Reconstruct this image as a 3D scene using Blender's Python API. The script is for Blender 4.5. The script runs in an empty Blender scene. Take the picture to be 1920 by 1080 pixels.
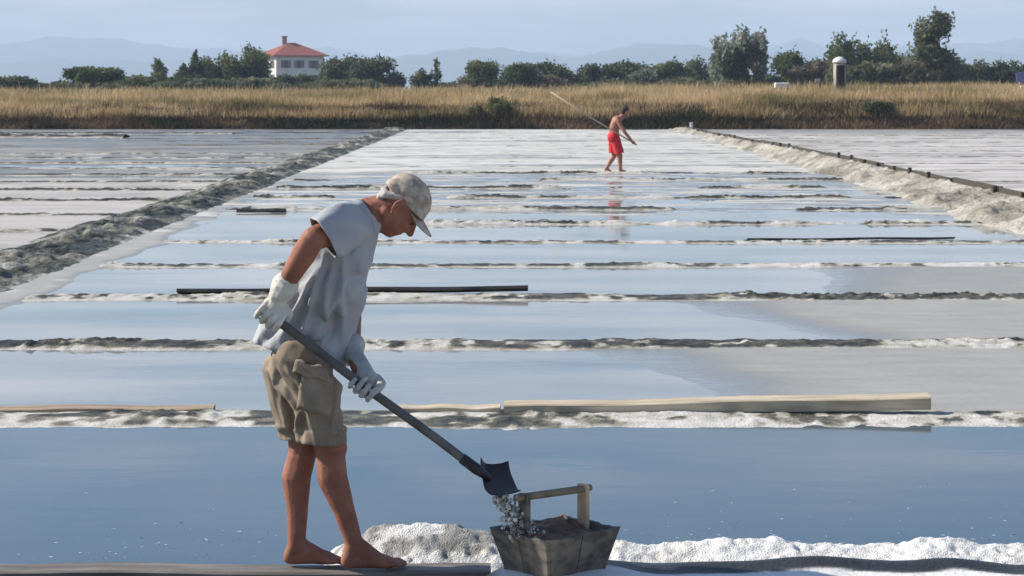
import bpy, bmesh, math, random
import numpy as np
from mathutils import Vector, Matrix
random.seed(7); rng = np.random.default_rng(7)
S = bpy.context.scene
R = math.radians
# ------------------------------------------------------------------ camera
F = 3800.0; HZ = 165.0; CH = 2.0
cam = bpy.data.cameras.new('camera'); camo = bpy.data.objects.new('camera', cam)
S.collection.objects.link(camo); S.camera = camo
camo.location = (0, 0, CH); camo.rotation_euler = (R(90), 0, 0)
cam.sensor_width = 36; cam.lens = 36 * F / 1920; cam.shift_y = -(540 - HZ) / 1920
cam.clip_start = 0.1; cam.clip_end = 40000
cam.dof.use_dof = True; cam.dof.focus_distance = 8.6; cam.dof.aperture_fstop = 16
# ------------------------------------------------------------------ light
SUN_EL, SUN_AZ = 36.0, -79.0            # azimuth measured from +Y (view direction) towards +X
sd = Vector((math.sin(R(SUN_AZ)) * math.cos(R(SUN_EL)), math.cos(R(SUN_AZ)) * math.cos(R(SUN_EL)), math.sin(R(SUN_EL))))
sun = bpy.data.lights.new('sun', 'SUN'); suno = bpy.data.objects.new('sun', sun); S.collection.objects.link(suno)
sun.energy = 5.0; sun.angle = R(0.5); sun.color = (1.0, 0.93, 0.83)
suno.rotation_euler = (-sd).to_track_quat('-Z', 'Y').to_euler(); suno.location = (-20, 10, 30)
W = bpy.data.worlds.new('World'); S.world = W; W.use_nodes = True
nt = W.node_tree; N = nt.nodes; L = nt.links; N.clear()
def wn(t, **k):
    n = N.new(t)
    for a, b in k.items(): setattr(n, a, b)
    return n
sky = wn('ShaderNodeTexSky', sky_type='NISHITA', sun_disc=False, sun_elevation=R(SUN_EL), sun_rotation=R(SUN_AZ))
sky.altitude = 0; sky.air_density = 1.3; sky.dust_density = 0.6; sky.ozone_density = 3.0
tc = wn('ShaderNodeTexCoord'); sep = wn('ShaderNodeSeparateXYZ'); L.new(tc.outputs['Generated'], sep.inputs[0])
mp = wn('ShaderNodeMapping'); mp.inputs['Scale'].default_value = (8, 8, 60); L.new(tc.outputs['Generated'], mp.inputs[0])
no = wn('ShaderNodeTexNoise'); no.inputs['Scale'].default_value = 1.0; no.inputs['Detail'].default_value = 7; no.inputs['Roughness'].default_value = .55
L.new(mp.outputs[0], no.inputs['Vector'])
cr = wn('ShaderNodeValToRGB'); cr.color_ramp.elements[0].position = .40; cr.color_ramp.elements[1].position = .66
L.new(no.outputs[0], cr.inputs[0])
lowm = wn('ShaderNodeMapRange'); lowm.inputs[1].default_value = .08; lowm.inputs[2].default_value = .24; lowm.inputs[3].default_value = .85; lowm.inputs[4].default_value = .12
L.new(sep.outputs[2], lowm.inputs[0])
fac = wn('ShaderNodeMath', operation='MULTIPLY'); L.new(lowm.outputs[0], fac.inputs[1]); L.new(cr.outputs[0], fac.inputs[0])
tint = wn('ShaderNodeMixRGB', blend_type='MULTIPLY'); tint.inputs[0].default_value = 1; tint.inputs[2].default_value = (0.74, 0.87, 1.07, 1)
L.new(sky.outputs[0], tint.inputs[1])
mix = wn('ShaderNodeMixRGB'); mix.inputs[2].default_value = (9.2, 8.9, 9.1, 1)
L.new(fac.outputs[0], mix.inputs[0]); L.new(tint.outputs[0], mix.inputs[1])
bg = wn('ShaderNodeBackground'); bg.inputs[1].default_value = 0.084; L.new(mix.outputs[0], bg.inputs[0])
wo = wn('ShaderNodeOutputWorld'); L.new(bg.outputs[0], wo.inputs[0])
S.view_settings.view_transform = 'Standard'; S.view_settings.look = 'None'
S.view_settings.exposure = 0.7; S.view_settings.gamma = 1.0; S.view_settings.use_curve_mapping = False
S.cycles.max_bounces = 6; S.cycles.transparent_max_bounces = 6; S.cycles.volume_bounces = 0
S.cycles.volume_step_rate = 5; S.cycles.use_denoising = True
# ------------------------------------------------------------------ helpers
def P(px, py, D): return Vector(((px - 960) / F * D, D, CH + (HZ - py) / F * D))
def G(py): return CH * F / (py - HZ)
def h3(ix, iy, iz, s):
    n = (ix * 374761393 + iy * 668265263 + iz * 2147483647 + s * 1274126177) & 0xFFFFFFFF
    n = ((n ^ (n >> 13)) * 1274126177) & 0xFFFFFFFF
    n = ((n ^ (n >> 16)) * 2246822519) & 0xFFFFFFFF
    return ((n ^ (n >> 15)) & 0xFFFFFF) / float(0xFFFFFF)
def vn(x, y, z, s=0):
    x, y, z = np.broadcast_arrays(np.asarray(x, float), np.asarray(y, float), np.asarray(z, float))
    xi = np.floor(x).astype(np.int64); yi = np.floor(y).astype(np.int64); zi = np.floor(z).astype(np.int64)
    fx, fy, fz = x - xi, y - yi, z - zi
    fx = fx*fx*(3-2*fx); fy = fy*fy*(3-2*fy); fz = fz*fz*(3-2*fz)
    def c(a, b, d): return h3(xi+a, yi+b, zi+d, s)
    x00 = c(0,0,0)*(1-fx)+c(1,0,0)*fx; x10 = c(0,1,0)*(1-fx)+c(1,1,0)*fx
    x01 = c(0,0,1)*(1-fx)+c(1,0,1)*fx; x11 = c(0,1,1)*(1-fx)+c(1,1,1)*fx
    return (x00*(1-fy)+x10*fy)*(1-fz) + (x01*(1-fy)+x11*fy)*fz
def fbm(x, y=0., z=0., s=0, o=4, g=.5):
    t = 0; a = 1; w = 0
    for i in range(o):
        f = 2.03 ** i
        t = t + a * vn(np.asarray(x)*f + 13.7*i, np.asarray(y)*f + 7.1*i, np.asarray(z)*f, s+i); w += a; a *= g
    return t / w
def sm(x, a, b):
    t = np.clip((x - a) / (b - a), 0, 1); return t*t*(3-2*t)
def props(o, label=None, cat=None, group=None, kind=None):
    if label: o['label'] = label
    if cat: o['category'] = cat
    if group: o['group'] = group
    if kind: o['kind'] = kind
    return o
def link(o, parent=None):
    S.collection.objects.link(o)
    if parent is not None: o.parent = parent
    return o
def wloc(o):
    v = Vector(o.location)
    while o.parent is not None:
        o = o.parent; v = v + Vector(o.location)
    return v
def empty(name, loc, label, cat, group=None):
    o = bpy.data.objects.new(name, None); o.location = loc; o.empty_display_size = .1
    link(o); return props(o, label, cat, group)
def mk(name, verts, faces, mat, parent=None, smooth=True, at=None, attr=None, cols=None):
    """world-space mesh data; the object's origin goes to `at` (or its parent's)"""
    me = bpy.data.meshes.new(name)
    v = np.asarray(verts, dtype=np.float64).reshape(-1, 3)
    base = Vector(at) if at is not None else (wloc(parent) if parent is not None else Vector((0, 0, 0)))
    v = v - np.array(base)
    if isinstance(faces, np.ndarray):
        k = faces.shape[1]; nf = len(faces)
        me.vertices.add(len(v)); me.vertices.foreach_set('co', v.astype(np.float32).ravel())
        me.loops.add(nf*k); me.loops.foreach_set('vertex_index', faces.astype(np.int32).ravel())
        me.polygons.add(nf); me.polygons.foreach_set('loop_start', np.arange(0, nf*k, k, dtype=np.int32))
        me.update(calc_edges=True); me.validate()
    else:
        me.from_pydata([tuple(a) for a in v], [], faces); me.update()
    if attr:
        for an, av in attr.items():
            a = me.attributes.new(an, 'FLOAT', 'POINT'); a.data.foreach_set('value', np.asarray(av, np.float32).ravel())
    if smooth: me.polygons.foreach_set('use_smooth', [True]*len(me.polygons))
    me.materials.append(mat)
    o = bpy.data.objects.new(name, me); link(o, parent)
    o.location = base - (wloc(parent) if parent is not None else Vector((0, 0, 0)))
    return o
def gridmesh(xs, ys, Z):
    X, Y = np.meshgrid(xs, ys); ny, nx = X.shape
    v = np.stack([X, Y, Z], -1).reshape(-1, 3)
    i = np.arange(ny*nx).reshape(ny, nx)
    f = np.stack([i[:-1,:-1], i[:-1,1:], i[1:,1:], i[1:,:-1]], -1).reshape(-1, 4)
    return v, f
class MB:
    def __init__(s): s.v = []; s.f = []
    def add(s, v, f):
        o = len(s.v); s.v += [Vector(a) for a in v]; s.f += [tuple(i+o for i in a) for a in f]
    def box(s, c, size, M=None, taper=1.0, bev=0.0):
        c = Vector(c); x, y, z = [a/2 for a in size]; M = M or Matrix.Identity(3)
        bm = bmesh.new(); bmesh.ops.create_cube(bm, size=1)
        for v in bm.verts:
            t = taper if v.co.z < 0 else 1
            v.co = Vector((v.co.x*2*x*t, v.co.y*2*y*t, v.co.z*2*z))
        if bev: bmesh.ops.bevel(bm, geom=bm.edges[:], offset=bev, segments=1, affect='EDGES')
        s.add([c + M @ v.co for v in bm.verts], [[v.index for v in f.verts] for f in bm.faces]); bm.free()
    def tube(s, pts, rad, n=8, cap=True):
        pts = [Vector(p) for p in pts]
        if not hasattr(rad, '__len__'): rad = [rad]*len(pts)
        o = len(s.v); u = None
        for i, p in enumerate(pts):
            d = (pts[min(i+1, len(pts)-1)] - pts[max(i-1, 0)]).normalized()
            if u is None: u = d.orthogonal().normalized()
            u = (u - d*u.dot(d)).normalized(); w = d.cross(u)
            for k in range(n):
                a = 2*math.pi*k/n; s.v.append(p + (u*math.cos(a) + w*math.sin(a))*rad[i])
        for i in range(len(pts)-1):
            for k in range(n):
                a = o+i*n+k; b = o+i*n+(k+1) % n; s.f.append((a, b, b+n, a+n))
        if cap:
            s.f.append(tuple(o+k for k in range(n))[::-1]); s.f.append(tuple(o+(len(pts)-1)*n+k for k in range(n)))
    def build(s, name, mat, parent=None, smooth=False, at=None): return mk(name, [tuple(a) for a in s.v], s.f, mat, parent, smooth, at)
# ---- materials
def mat(name, col=(.5,.5,.5), rough=.8, var=0., scale=5., col2=None, stretch=(1,1,1), bump=0., bscale=30., bdist=.01, spec=.3, detail=5,
        lo=.35, hi=.65, metal=0., sss=0.):
    m = bpy.data.materials.new(name); m.use_nodes = True
    n = m.node_tree.nodes; l = m.node_tree.links; b = n['Principled BSDF']
    b.inputs['Base Color'].default_value = (*col, 1); b.inputs['Roughness'].default_value = rough
    b.inputs['Specular IOR Level'].default_value = spec; b.inputs['Metallic'].default_value = metal
    if sss: b.inputs['Subsurface Weight'].default_value = sss; b.inputs['Subsurface Radius'].default_value = (.012,.004,.002)
    g = n.new('ShaderNodeNewGeometry')
    def noise(sc, st=(1,1,1), d=detail):
        q = n.new('ShaderNodeMapping'); q.inputs['Scale'].default_value = st; l.new(g.outputs['Position'], q.inputs[0])
        t = n.new('ShaderNodeTexNoise'); t.inputs['Scale'].default_value = sc; t.inputs['Detail'].default_value = d; l.new(q.outputs[0], t.inputs['Vector'])
        return t.outputs[0]
    if col2 is not None:
        r = n.new('ShaderNodeMapRange'); r.inputs[1].default_value = lo; r.inputs[2].default_value = hi
        l.new(noise(scale, stretch), r.inputs[0])
        x = n.new('ShaderNodeMixRGB'); x.inputs[1].default_value = (*col, 1); x.inputs[2].default_value = (*col2, 1)
        l.new(r.outputs[0], x.inputs[0]); l.new(x.outputs[0], b.inputs['Base Color'])
    if bump:
        bp = n.new('ShaderNodeBump'); bp.inputs['Strength'].default_value = bump; bp.inputs['Distance'].default_value = bdist
        l.new(noise(bscale), bp.inputs['Height']); l.new(bp.outputs[0], b.inputs['Normal'])
    m['_n'] = 1
    return m
def attrmix(m, stops, an='a', noise_amt=.0, nscale=20., stretch=(1,1,1), rough=None, bump=0., bscale=30., bdist=.01):
    """colour ramp driven by a point attribute plus noise; rough = list of (pos, value)"""
    n = m.node_tree.nodes; l = m.node_tree.links; b = n['Principled BSDF']
    at = n.new('ShaderNodeAttribute'); at.attribute_name = an
    g = n.new('ShaderNodeNewGeometry'); q = n.new('ShaderNodeMapping'); q.inputs['Scale'].default_value = stretch
    l.new(g.outputs['Position'], q.inputs[0])
    t = n.new('ShaderNodeTexNoise'); t.inputs['Scale'].default_value = nscale; t.inputs['Detail'].default_value = 6; l.new(q.outputs[0], t.inputs['Vector'])
    ma = n.new('ShaderNodeMath'); ma.operation = 'MULTIPLY_ADD'; ma.inputs[1].default_value = noise_amt; l.new(t.outputs[0], ma.inputs[0])
    sb = n.new('ShaderNodeMath'); sb.operation = 'SUBTRACT'; sb.inputs[1].default_value = noise_amt*.5
    l.new(at.outputs['Fac'], sb.inputs[0]); l.new(sb.outputs[0], ma.inputs[2])
    def ramp(st):
        r = n.new('ShaderNodeValToRGB'); e = r.color_ramp.elements
        e[0].position, e[0].color = st[0][0], (*st[0][1], 1); e[1].position, e[1].color = st[-1][0], (*st[-1][1], 1)
        for p, c in st[1:-1]:
            x = e.new(p); x.color = (*c, 1)
        l.new(ma.outputs[0], r.inputs[0]); return r.outputs[0]
    l.new(ramp(stops), b.inputs['Base Color'])
    if rough: l.new(ramp([(p, (c, c, c)) for p, c in rough]), b.inputs['Roughness'])
    if bump:
        bp = n.new('ShaderNodeBump'); bp.inputs['Strength'].default_value = bump; bp.inputs['Distance'].default_value = bdist
        t2 = n.new('ShaderNodeTexNoise'); t2.inputs['Scale'].default_value = bscale; t2.inputs['Detail'].default_value = 5
        l.new(g.outputs['Position'], t2.inputs['Vector']); l.new(t2.outputs[0], bp.inputs['Height']); l.new(bp.outputs[0], b.inputs['Normal'])
    return m
def leafmat(name, c1, c2, c3=None, an='tint', trans=.42):
    m = bpy.data.materials.new(name); m.use_nodes = True
    n = m.node_tree.nodes; l = m.node_tree.links; b = n['Principled BSDF']; out = n['Material Output']
    at = n.new('ShaderNodeAttribute'); at.attribute_name = an
    r = n.new('ShaderNodeValToRGB'); e = r.color_ramp.elements
    e[0].position = 0; e[0].color = (*c1, 1); e[1].position = 1; e[1].color = (*(c3 or c2), 1)
    if c3: x = e.new(.5); x.color = (*c2, 1)
    l.new(at.outputs['Fac'], r.inputs[0]); l.new(r.outputs[0], b.inputs['Base Color'])
    b.inputs['Roughness'].default_value = .75; b.inputs['Specular IOR Level'].default_value = .15
    tr = n.new('ShaderNodeBsdfTranslucent'); l.new(r.outputs[0], tr.inputs[0])
    mx = n.new('ShaderNodeMixShader'); mx.inputs[0].default_value = trans
    l.new(b.outputs[0], mx.inputs[1]); l.new(tr.outputs[0], mx.inputs[2]); l.new(mx.outputs[0], out.inputs[0])
    return m
# ------------------------------------------------------------------ haze, ground, hills
ms = bpy.data.materials.new('haze_air'); ms.use_nodes = True
n_ = ms.node_tree.nodes; n_.remove(n_['Principled BSDF']); pv = n_.new('ShaderNodeVolumePrincipled')
pv.inputs['Color'].default_value = (.66, .82, 1.0, 1); pv.inputs['Density'].default_value = .00030; pv.inputs['Anisotropy'].default_value = 0.0
ms.node_tree.links.new(pv.outputs[0], n_['Material Output'].inputs['Volume'])
hz = MB(); hz.box((0, 4500, 128), (9400, 9200, 264)); props(hz.build('haze', ms), kind='stuff')

m_field = mat('dry_field', (.20,.15,.07), .95, col2=(.10,.095,.045), scale=.05, stretch=(1,.3,1))
gz = MB(); gz.add([(-4500, -90, -1.0), (4500, -90, -1.0), (4500, 8950, -1.0), (-4500, 8950, -1.0)], [(0,1,2,3)])
props(gz.build('ground', m_field), kind='structure')
m_hill = mat('hill_slopes', (.04,.055,.03), .95, col2=(.09,.085,.05), scale=.003)
def hills(name, D0, D1, prof, amp, seed, nx=260, ny=14):
    xs = np.linspace(-960*1.8, 960*1.8, nx); T = np.linspace(0, 1, ny)
    px = xs + 960; top = np.interp(px, [p[0] for p in prof], [p[1] for p in prof])
    V = []
    for t in T:
        D = D0 + (D1-D0)*t; w = math.sin(math.pi*t)**.8 if t < 1 else 0
        Hm = (HZ - top)/F*((D0+D1)/2)*w
        Hm = Hm*(1 + amp*(fbm(xs/60., t*3, 0, seed, 5) - .5)) - 3
        V.append(np.stack([xs/F*D, np.full(nx, D), Hm], -1))
    V = np.concatenate(V); i = np.arange(nx*ny).reshape(ny, nx)
    f = np.stack([i[:-1,:-1], i[:-1,1:], i[1:,1:], i[1:,:-1]], -1).reshape(-1, 4)
    props(mk(name, V, f, m_hill), kind='structure')
hills('far_hills', 7400, 8700, [(-700,95),(0,84),(90,72),(230,74),(330,90),(480,96),(620,90),(760,112),(900,100),(1100,98),(1300,92),(1450,80),(1520,76),(1640,88),(1800,80),(1900,72),(2600,90)], .35, 3)
hills('near_hills', 5600, 6800, [(-700,120),(0,112),(120,106),(300,112),(420,104),(620,118),(760,104),(860,92),(960,92),(1080,100),(1180,84),(1250,90),(1310,84),(1420,96),(1600,108),(1760,104),(1840,96),(2600,110)], .45, 9)
# plateau of dry grass land behind the bank: one sheet rising from the ditch
m_soil = mat('bank_soil', (.10,.075,.04), .95, col2=(.05,.04,.025), scale=1.3)
bx = np.concatenate([[-4400,-2000,-700,-220,-100], np.linspace(-60, 60, 241), [100,220,700,2000,4400]])
by = np.array([98.5,99.2,99.8,100.4,101,101.7,102.5,103.5,105,107,110,115,125,150,200,400,900,2500,5400])
def bankz(x, y):
    e = .25*(fbm(x*.12, 0, 0, 21)-.5)
    z = np.interp(y + 0*x, [98.5,99.8,101,102.5,105,108,115,150,400,5400], [-.45,-.02,.55,1.0,1.3,1.42,1.46,1.5,1.0,.5])
    rise = .16*np.clip((x - 3)/30, -.8, .9)
    return z + (e*1.2 + rise)*sm(z, .1, 1.2) + .10*(fbm(x*.9, y*.9, 0, 5)-.5)
X, Y = np.meshgrid(bx, by); v, f = gridmesh(bx, by, bankz(X, Y)); props(mk('bank_ground', v, f, m_soil), kind='structure')

# ------------------------------------------------------------------ salt pans
XL, XR = -4.7, 7.3
m_water = mat('pan_water', (.045,.075,.10), .035, spec=.5)
wnod = m_water.node_tree; wn_ = wnod.nodes; wl = wnod.links; wb = wn_['Principled BSDF']; wb.inputs['IOR'].default_value = 1.33
g_ = wn_.new('ShaderNodeNewGeometry')
def wnoise(sc, st):
    q = wn_.new('ShaderNodeMapping'); q.inputs['Scale'].default_value = st; wl.new(g_.outputs['Position'], q.inputs[0])
    t = wn_.new('ShaderNodeTexNoise'); t.inputs['Scale'].default_value = sc; t.inputs['Detail'].default_value = 3; wl.new(q.outputs[0], t.inputs['Vector']); return t.outputs[0]
bp_ = wn_.new('ShaderNodeBump'); bp_.inputs['Strength'].default_value = .5; bp_.inputs['Distance'].default_value = .0022
wl.new(wnoise(2.2, (.6,1.6,1)), bp_.inputs['Height']); wl.new(bp_.outputs[0], wb.inputs['Normal'])
rr_ = wn_.new('ShaderNodeMapRange'); rr_.inputs[1].default_value = .4; rr_.inputs[2].default_value = .65; rr_.inputs[3].default_value = .02; rr_.inputs[4].default_value = .11
wl.new(wnoise(.5, (.35,1.6,1)), rr_.inputs[0]); wl.new(rr_.outputs[0], wb.inputs['Roughness'])
m_water2 = m_water.copy(); m_water2.name = 'milky_pan_water'; m_water2.node_tree.nodes['Principled BSDF'].inputs['Base Color'].default_value = (.22, .22, .21, 1)
n2_ = m_water2.node_tree.nodes; l2_ = m_water2.node_tree.links; q2 = n2_.new('ShaderNodeMapping'); q2.inputs['Scale'].default_value = (.22, .9, 1); g2 = n2_.new('ShaderNodeNewGeometry'); l2_.new(g2.outputs['Position'], q2.inputs[0])
t2 = n2_.new('ShaderNodeTexNoise'); t2.inputs['Scale'].default_value = 1.1; t2.inputs['Detail'].default_value = 4; l2_.new(q2.outputs[0], t2.inputs['Vector'])
c2 = n2_.new('ShaderNodeValToRGB'); c2.color_ramp.elements[0].position = .35; c2.color_ramp.elements[0].color = (.13,.15,.16,1); c2.color_ramp.elements[1].position = .62; c2.color_ramp.elements[1].color = (.27,.262,.245,1)
l2_.new(t2.outputs[0], c2.inputs[0]); l2_.new(c2.outputs[0], n2_['Principled BSDF'].inputs['Base Color'])
wx = MB(); wx.add([(-60, 12.1, 0), (60, 12.1, 0), (60, 99.2, 0), (-60, 99.2, 0)], [(0,1,2,3)]); props(wx.build('water', m_water2), kind='structure')
wx = MB(); wx.add([(-60, 3, .004), (60, 3, .004), (60, 12.3, .004), (-60, 12.3, .004)], [(0,1,2,3)]); props(wx.build('water', m_water), kind='structure')
# ridge rows
ROW0, DROW = 8.87, 3.5
rows = [ROW0 + DROW*k for k in range(12)]
# floor: attribute a: 0 wet dark film .. 1 dry white salt
xs = np.linspace(XL-.3, XR+.6, 230)
ys = np.concatenate([np.arange(12.3, 30, .08), np.arange(30, 50, .12), np.arange(50, 97.5, .35)])
X, Y = np.meshgrid(xs, ys)
pxx = 960 + X/Y*F
n1 = fbm(X*.5, Y*.25, 0, 31, 5); n2 = fbm(X*1.1, Y*3.2, 0, 41, 5); n3 = fbm(X*.35, Y*1.4, 0, 51, 5)
Z = np.full(X.shape, -.03)
emer = np.zeros_like(X)
u = (Y - 12.4)/3.5
emer = np.maximum(emer, sm(X + (fbm(X*.8, Y*1.5, 0, 61)-.5)*1.0 + (15.87-Y)*-.25, -1.3, 1.9)*(Y < 15.9))
emer = np.maximum(emer, sm(X + (n1-.5)*1.6 + (19.4-Y)*-.45, -.7, 2.4)*((Y >= 15.9) & (Y < 19.4)))
emer = np.maximum(emer, .9*sm(X + (n1-.5)*2.0, 1.2, 4.4)*((Y >= 19.4) & (Y < 22.9)))
far_ = sm(Y, 28.5, 33.5)*(Y < 47.4)
fs = fbm(X*.75, Y*3.4, 0, 43, 5); fw = sm(fs*.6 + n3*.4 + .12*sm(Y, 31, 47), .485, .56)
emer = np.maximum(emer, far_*fw*.95)
edge = np.maximum(1 - (X - XL)/.45 - (fbm(X*3, Y*1.2, 0, 71)-.5)*1.5, 0)
edge = np.maximum(edge, 1 - (XR - X)/.6 - (fbm(X*2, Y*.8, 0, 72)-.5)*1.8)
emer = np.maximum(emer, np.clip(edge, 0, 1)*(Y > 16))
crust = sm(Y, 47.2, 47.7)
emer = np.maximum(emer, crust)
Z = -.012 + .020*emer + .004*(fbm(X*2.5, Y*2.5, 0, 81)-.5)*emer + crust*.012*(fbm(X*.6, Y*.9, 0, 82)-.2)
# dryness
dry = .14 + .36*sm(Y, 27, 35)
dk_ = sm(fbm(X*1.3, Y*4.5, 0, 47, 5), .57, .66)
dry = np.where(Y < 28, .17 + (.30 + .12*(n1-.5))*sm(emer, .62, 1.0), .17 + .65*sm(fs, .46, .66)*sm(emer, .3, .9) - .28*dk_)
ed2 = np.clip(edge, 0, 1)
dry = np.maximum(dry, (.22 + .9*(fbm(X*2.2, Y*2.2, 0, 48, 5)-.3))*ed2)
stripe = .10*np.cos((Y-47.4)/3.5*2*np.pi)**6
dry = dry*(1-crust) + crust*(.88 + .7*(fbm(X*.5, Y*1.6, 0, 91, 5)-.5) - .35*sm(fbm(X*1.2, Y*3, 0, 93, 5), .56, .68) - stripe*.9 - .4*sm(fbm(X*.15, Y*.5, 0, 92), .58, .75))
v, f = gridmesh(xs, ys, Z)
m_floor = mat('salt_floor', rough=.5, spec=.45)
attrmix(m_floor, [(0, (.03,.03,.027)), (.08, (.14,.145,.14)), (.22, (.17,.17,.16)), (.42, (.25,.245,.22)), (.7, (.40,.39,.35)), (1, (.52,.51,.47))], noise_amt=.22, nscale=3.5, stretch=(.5,1.6,1),
        rough=[(0,.05),(.15,.10),(.3,.35),(.5,.7),(.8,.85)], bump=.35, bscale=14, bdist=.01)
props(mk('salt_pan_floor', v, f, m_floor, attr={'a': dry}), kind='structure')

m_ridge = mat('ridge_mud', rough=.8, spec=.3)
attrmix(m_ridge, [(0, (.025,.024,.018)), (.25, (.09,.085,.065)), (.45, (.26,.24,.18)), (.65, (.40,.38,.33)), (1, (.56,.545,.50))], noise_amt=.5, nscale=16,
        rough=[(0,.55),(1,.9)], bump=.8, bscale=60, bdist=.012)
def ridge(yc, x0, x1, w, h, dark, salt, seed, step=.022, name='mud_ridge', zb=-.01, wander=.05, gap=0.):
    xs = np.arange(x0, x1, step); T = np.linspace(-1, 1, 23)
    X, TT = np.meshgrid(xs, T)
    ycx = yc + wander*(fbm(X*.6, 0, 0, seed)-.5)*2
    Yw = ycx + TT*w/2*(.8+.5*fbm(X*1.3, 3, 0, seed))
    prof = np.clip(1 - TT**2, 0, 1)**.8
    dk = np.clip(dark(X) if callable(dark) else dark, 0, 1)
    hb = h*(.45 + .8*fbm(X*1.7, 0, 0, seed+1))
    cl = np.abs(fbm(X*7, Yw*9, 0, seed+2, 4) - .5)*2
    cl2 = sm(fbm(X*16, Yw*16, 0, seed+3, 3), .45, .75)
    Zv = zb + prof*hb*.62*(.55+.9*fbm(X*.8, 9, 0, seed+8)) + prof*(h*.45*cl*(.3+dk) + .026*cl2*dk*sm(fbm(X*1.1, 7, 0, seed+9), .35, .6))
    if gap: gm = sm(fbm(X*.45, 0, 0, seed+12, 4), gap-.07, gap+.05); Zv = -.02 + (Zv+.02)*gm; dk = dk*sm(fbm(X*.8, 3, 0, seed+13), .3, .6)
    # crest mud dark, skirts salt
    sal = salt(X) if callable(salt) else salt
    cm = sm(fbm(X*2.2, 5, 0, seed+5, 3)*.45 + fbm(X*9, Yw*7, 0, seed+7, 4)*.55, .58-.30*dk, .70-.26*dk)      # dark clod mask
    a = .64 + .3*sal - .62*cm*sm(prof, .25, .8) + .25*(fbm(X*9, Yw*9, 0, seed+6)-.5)
    a = a - .25*sm(TT, .0, .7) - .22*sm(fbm(X*3.5, Yw*10, 0, seed+10, 4), .48, .62)
    v = np.stack([X, Yw, Zv], -1).reshape(-1, 3); ny, nx = X.shape; i = np.arange(ny*nx).reshape(ny, nx)
    f = np.stack([i[:-1,:-1], i[:-1,1:], i[1:,1:], i[1:,:-1]], -1).reshape(-1, 4)
    return props(mk(name, v, f, m_ridge, attr={'a': a}), kind='structure')
def gx(px, D): return (px-960)/F*D
ridge(rows[1]-.12, -5.6, 7.5, .80, .045, lambda X: .35+.5*sm(-np.abs(X+2.1), -.5, -.1)+.4*sm(-np.abs(X-.05),-.25,-.05), .85, 101)
ridge(rows[2]-.1, -6, 7.3, .62, .06, lambda X: .55 + .4*(X < -2.9) + .45*sm(X, 1.9, 2.3)*(X < 2.9), .45, 111)
ridge(rows[3]-.05, -4.6, 7.3, .62, .065, lambda X: .5 + .5*sm(X, 1.9, 2.4)*(X < 4.6), .5, 121)
ridge(rows[4]-.1, -4.6, 7.0, .4, .055, lambda X: .45 + .3*(X < 0), .75, 131)
ridge(rows[5]-.1, -4.5, 7.0, .4, .055, lambda X: .45 + .3*(np.abs(X+2.4) < .6), .7, 141)
ridge(rows[6], -4.5, 7.0, .5, .075, lambda X: .9+0*X, .45, 151, step=.03, gap=.36, wander=.1)
for k, yy in enumerate(rows[7:]):
    ridge(yy, -4.7, 7.2, .55, .075, lambda X: .95+0*X, .3, 161+10*k, step=.05, gap=.39, wander=.16)
for k in range(12):
    ridge(51 + 3.6*k, -4.8, 7.6, .34, .035, .35, .7, 301+10*k, step=.12, zb=.004, gap=.45, wander=.25)
# left section of pans
xs = np.concatenate([np.linspace(-60, -20, 30), np.linspace(-19.8, -5.9, 190)]); ys = np.concatenate([np.arange(6, 45, .16), np.arange(45, 97.5, .4)])
X, Y = np.meshgrid(xs, ys)
n1 = fbm(X*.25, Y*1.1, 0, 201, 5); n2 = fbm(X*1.4, Y*2.5, 0, 202, 5)
a = np.where(Y < 45, .66, .38) + .35*(n1-.5) - .25*sm(n2, .5, .7)*sm(Y, 30, 45) - .12*sm(Y,60,90)
pud = sm(fbm(X*.12, Y*.5, 0, 205, 4) , .50, .62)*sm(Y, 40, 50)
a = a - .25*pud
Z = .006 + .012*(fbm(X, Y, 0, 203)-.4) - .014*pud*sm(n2, .4, .6)
m_left = mat('left_crust', rough=.8)
attrmix(m_left, [(0, (.05,.045,.035)), (.3, (.20,.19,.16)), (.6, (.34,.32,.29)), (.85, (.48,.455,.425)), (1, (.56,.54,.51))], noise_amt=.35, nscale=2.5, stretch=(.4,2.,1), rough=[(0,.2),(.4,.6),(.8,.9)], bump=.4, bscale=10, bdist=.02)
v, f = gridmesh(xs, ys, Z); props(mk('salt_pan_floor', v, f, m_left, attr={'a': a}), kind='structure')
for k, (yy, dk) in enumerate([(24.6,.35),(28.1,.45),(31.7,.55),(35.8,1.0),(39.4,1.0),(42.9,.8),(46.4,.7),(50,.5),(53.6,.4),(57.5,.4),(61,.4)]):
    ridge(yy, -6.3-yy*.22-4, -5.7, .42, .06, dk, .2, 401+10*k, step=.07, zb=0)
ridge(82, -26, -15.5, 1.6, .16, 1.0, 0, 520, step=.1, zb=0); ridge(88, -26, -12, .9, .10, .9, .1, 530, step=.1, zb=0)
# right section
xs = np.concatenate([np.linspace(8.0, 26, 150), np.linspace(27, 60, 20)]); ys = np.concatenate([np.arange(20, 60, .25), np.arange(60, 97.5, .5)])
X, Y = np.meshgrid(xs, ys)
n1 = fbm(X*.2, Y*.8, 0, 221, 5); n2 = fbm(X*1.0, Y*2.5, 0, 222, 5)
a = .78 + .45*(n1-.5) - .30*sm(n2, .48, .72) - .18*np.cos(Y/4.1*2*np.pi)**8 - .28*sm(Y, 84, 92)
Z = .008 + .012*(fbm(X, Y, 0, 223)-.4)
v, f = gridmesh(xs, ys, Z); props(mk('salt_pan_floor', v, f, m_left, attr={'a': a}), kind='structure')
for k in range(9): ridge(43+5.2*k, 8.4, 27, .35, .035, .4, .4, 601+10*k, step=.12, zb=0.005)
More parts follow.
